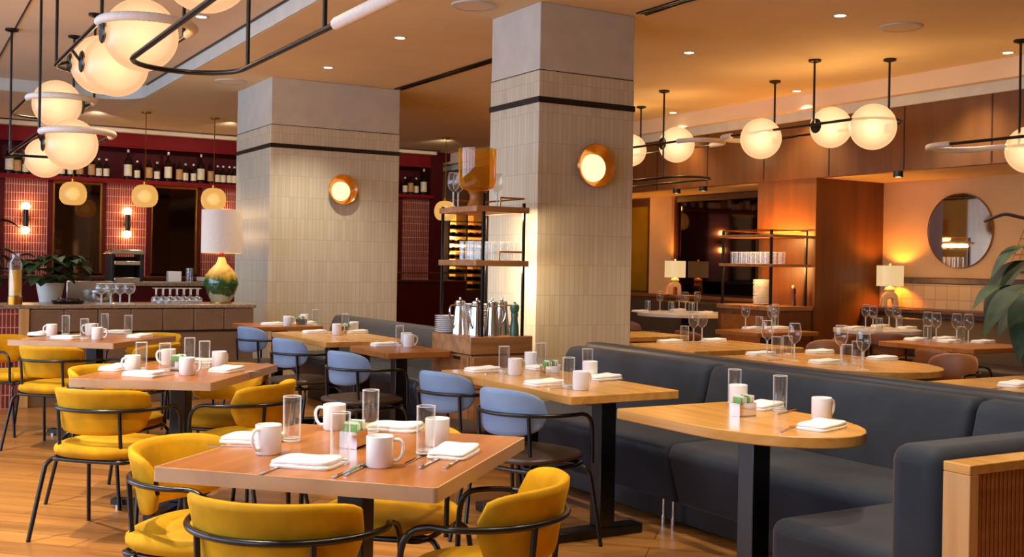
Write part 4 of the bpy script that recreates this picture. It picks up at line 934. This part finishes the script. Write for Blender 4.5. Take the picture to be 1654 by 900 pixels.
table_set('the long banquette table', .75, [(832, 606, .2), (852, 593, .4), (938, 630, .2), (953, 611, .4)], [(816, 604), (871, 596), (918, 627), (977, 609)], [(780, 600, .1), (914, 595, .1), (879, 622, .1), (1011, 611, .1)], [(888, 607, 0)], forks=[(806, 603, .2), (910, 627, .2)], knives=[(990, 615, .2)], bounds=(2.8, 3.44, 4.19, 5.52))
table_set('the rounded table in the corner', .75, [(1192, 655, .3), (1327, 679, 0)], [(1223, 653), (1305, 661)], [(1264, 657, .3), (1327, 692, .3)], [(1200, 672, 0)], forks=[(1272, 694, .5)], knives=[(1300, 664, .4)], bounds=(2.74, 3.4, 2.78, 3.76))
table_set('the oak table before the far pillar', .75, [(544, 541, 0), (580, 537, 1)], [(590, 534)], [(508, 538, 0), (616, 537, 0)], [(562, 538, 0)], bounds=(2.96, 3.66, 7.74, 9.0))
table_set('the table beside the drinks station', .75, [(660, 561, 0), (671, 557, 1)], [(647, 560)], [(618, 558, 0)], bounds=(2.85, 3.47, 6.62, 7.34))
table_set('the table by the bar divider', .75, [(472, 528, 0), (500, 523, 1)], [(536, 527)], [(439, 525, 0), (524, 523, 0)], [(487, 525, 0)], bounds=(3.02, 3.7, 9.72, 10.35))
table_set('the table right of the pillar', .75, wine=[(1077, 548), (1115, 552)], tumblers=[(1092, 551)], naps=[(1058, 551, 0), (1127, 549, 0)], bounds=(5.15, 6.25, 6.12, 6.95))
table_set('the rounded table behind the rail', .75, wine=[(1239, 576), (1283, 583), (1358, 588), (1394, 598)], tumblers=[(1254, 574), (1270, 572), (1368, 590), (1384, 583)], naps=[(1222, 573, 0), (1304, 568, 0), (1332, 587, 0), (1425, 581, 0)], forks=[(1250, 582, .2)], bounds=(5.0, 6.02, 4.38, 5.75))
table_set('the table at the right edge', .75, naps=[(1642, 624, .1)], forks=[(1608, 628, .2)], bounds=(4.95, 5.95, 2.7, 4.02))
table_set('the table under the plant leaves', .75, wine=[(1493, 549), (1512, 552), (1545, 554), (1562, 555)], tumblers=[(1500, 551), (1552, 552)], naps=[(1467, 549, 0), (1533, 553, 0), (1524, 547, 0), (1588, 554, 0)], bounds=(7.5, 8.35, 5.55, 6.5))
table_set('the table before the right station', .75, wine=[(1204, 532), (1217, 528), (1246, 534), (1260, 530)], tumblers=[(1226, 533), (1237, 529)], naps=[(1183, 529, 0), (1232, 529, 0), (1278, 531, 0)], bounds=(7.2, 8.0, 7.65, 8.25))
table_set('the round table under the lamp', .75, wine=[(1398, 530), (1410, 533), (1436, 529), (1448, 533)], tumblers=[(1420, 535), (1458, 530)], naps=[(1380, 531, 0), (1424, 528, 0), (1470, 531, 0)], bounds=(8.62, 9.5, 7.42, 8.3))
table_set('the round table before the smoked mirror', .80, wine=[(1038, 500), (1072, 500), (1107, 504), (1126, 503)], tumblers=[(1046, 503), (1084, 505), (1117, 507)], naps=[(1034, 504, 0), (1095, 502, 0), (1138, 506, 0)], bounds=(8.1, 9.3, 9.9, 11.1))
# ================================================================== big leaves at the right edge
D0 = 7.2
t = thing('potted_plant', 'large broad-leaved plant reaching in from the right edge', 'plant', (A(1700, 640, D0).x, A(1700, 640, D0).y, 0))
o = Vector(t.location)
MB().lathe([(.001, 0), (.16, 0), (.2, .42), (.19, .42), (.17, .36), (.001, .36)], n=28).build('pot', 'granite', t)
LF = [((1640, 470), (1571, 500), 7.1, .055), ((1660, 420), (1590, 520), 7.2, .085), ((1665, 460), (1588, 548), 6.9, .075), ((1680, 480), (1612, 545), 7.3, .08), ((1672, 470), (1645, 585), 7.0, .09), ((1690, 500), (1655, 600), 7.4, .08), ((1668, 400), (1600, 450), 7.3, .05), ((1700, 460), (1775, 540), 7.1, .09), ((1700, 430), (1760, 420), 7.3, .08)]
for k, (a, b, D, w) in enumerate(LF):
    m = MB(); leaf(m, A(*a, D)-o, A(*b, D-.15)-o, w*1.25, .07, .3, 12); m.build('leaf', 'leaf_d' if k % 2 else 'leaf', t, ang=70)
    m = MB(); p = A(*a, D)-o; m.tube(smooth([(0, 0, .36), (p.x*.4, p.y*.4, .36+(p.z-.36)*.7), p], 6), .007, 6).build('stalk', 'stem', t)
m = MB(); m.tube(smooth([A(1690, 356, D0)-o, A(1654, 352, D0)-o, A(1625, 346, D0)-o, A(1606, 351, D0)-o, A(1590, 358, D0)-o], 5), [.012]*16+[.009]*5, 6).tube(smooth([(0, 0, .36), A(1700, 450, D0)-o, A(1690, 356, D0)-o], 6), .012, 6); m.build('branch', 'twig', t)
# ================================================================== light
w = bpy.data.worlds.new('world'); SC.world = w; w.use_nodes = True
nt = w.node_tree; sky = nt.nodes.new('ShaderNodeTexSky'); sky.sky_type = 'NISHITA'; sky.sun_disc = False; sky.sun_elevation = .7; sky.sun_rotation = 1.5
nt.links.new(sky.outputs[0], nt.nodes['Background'].inputs[0]); nt.nodes['Background'].inputs[1].default_value = .05
# daylight through the window wall at the left
for y, pw_ in ((.5, 110), (3.5, 120), (6.5, 140), (9.5, 150), (12.5, 150)): light('AREA', (-3.95, y, 1.9), pw_*1.08, (196, 219, 255), sx=2.6, sy=2.4, target=(0, y, 1.7))
# downlights over the tables and aisle (some at recessed lamps, the rest added without a fitting)
WARM = (255, 238, 214)
for (x, y), p, z in (((.1, 3.2), 430, 3.43), ((.1, 5.2), 560, 3.43), ((.1, 7.4), 560, 3.43), ((1.2, 4.6), 60, 3.43), ((2.2, 2.2), 130, 3.43), ((1.3, 1.6), 120, 3.43), ((2.28, 8.84), 120, 3.43), ((3.0, 2.6), 150, CE-.01),
                     ((3.95, 3.4), 160, CE-.01), ((3.1, 5.1), 150, CE-.01), ((3.95, 8.66), 160, CE-.01), ((3.96, 10.4), 160, CE-.01), ((6.38, 7.73), 170, CE-.01), ((6.38, 5.94), 170, CE-.01), ((6.38, 4.2), 150, CE-.01), ((8.7, 8.71), 90, CE-.01), ((8.7, 10.83), 90, CE-.01), ((8.6, 6.6), 100, CE-.01), ((1.6, 11.6), 110, CE-.01), ((3.3, 13.2), 110, CE-.01)):
    light('SPOT', (x, y, z-.01), p, WARM, .035, target=(x+.02, y+.001, 0), cone=1.75, blend=.75)
for x, y, p in ((-1, 15.5, 90), (2.6, 15.3, 100), (4.4, 15.3, 70), (5.9, 15.5, 60), (7.8, 15.2, 70)):
    light('SPOT', (x, y, CE-.02), p, WARM, .05, target=(x+.3, 17.2, 2.4), cone=1.6, blend=.8)
SC.view_settings.view_transform = 'Standard'; SC.view_settings.look = 'None'; SC.view_settings.exposure = -0.08; SC.view_settings.gamma = 1.0
SC.view_settings.use_curve_mapping = False
cy_ = SC.cycles
cy_.use_denoising = True; cy_.max_bounces = 7; cy_.diffuse_bounces = 3; cy_.glossy_bounces = 4; cy_.transparent_max_bounces = 24; cy_.transmission_bounces = 4; cy_.volume_bounces = 0
cy_.caustics_reflective = False; cy_.caustics_refractive = False; cy_.sample_clamp_indirect = 6; cy_.blur_glossy = .5
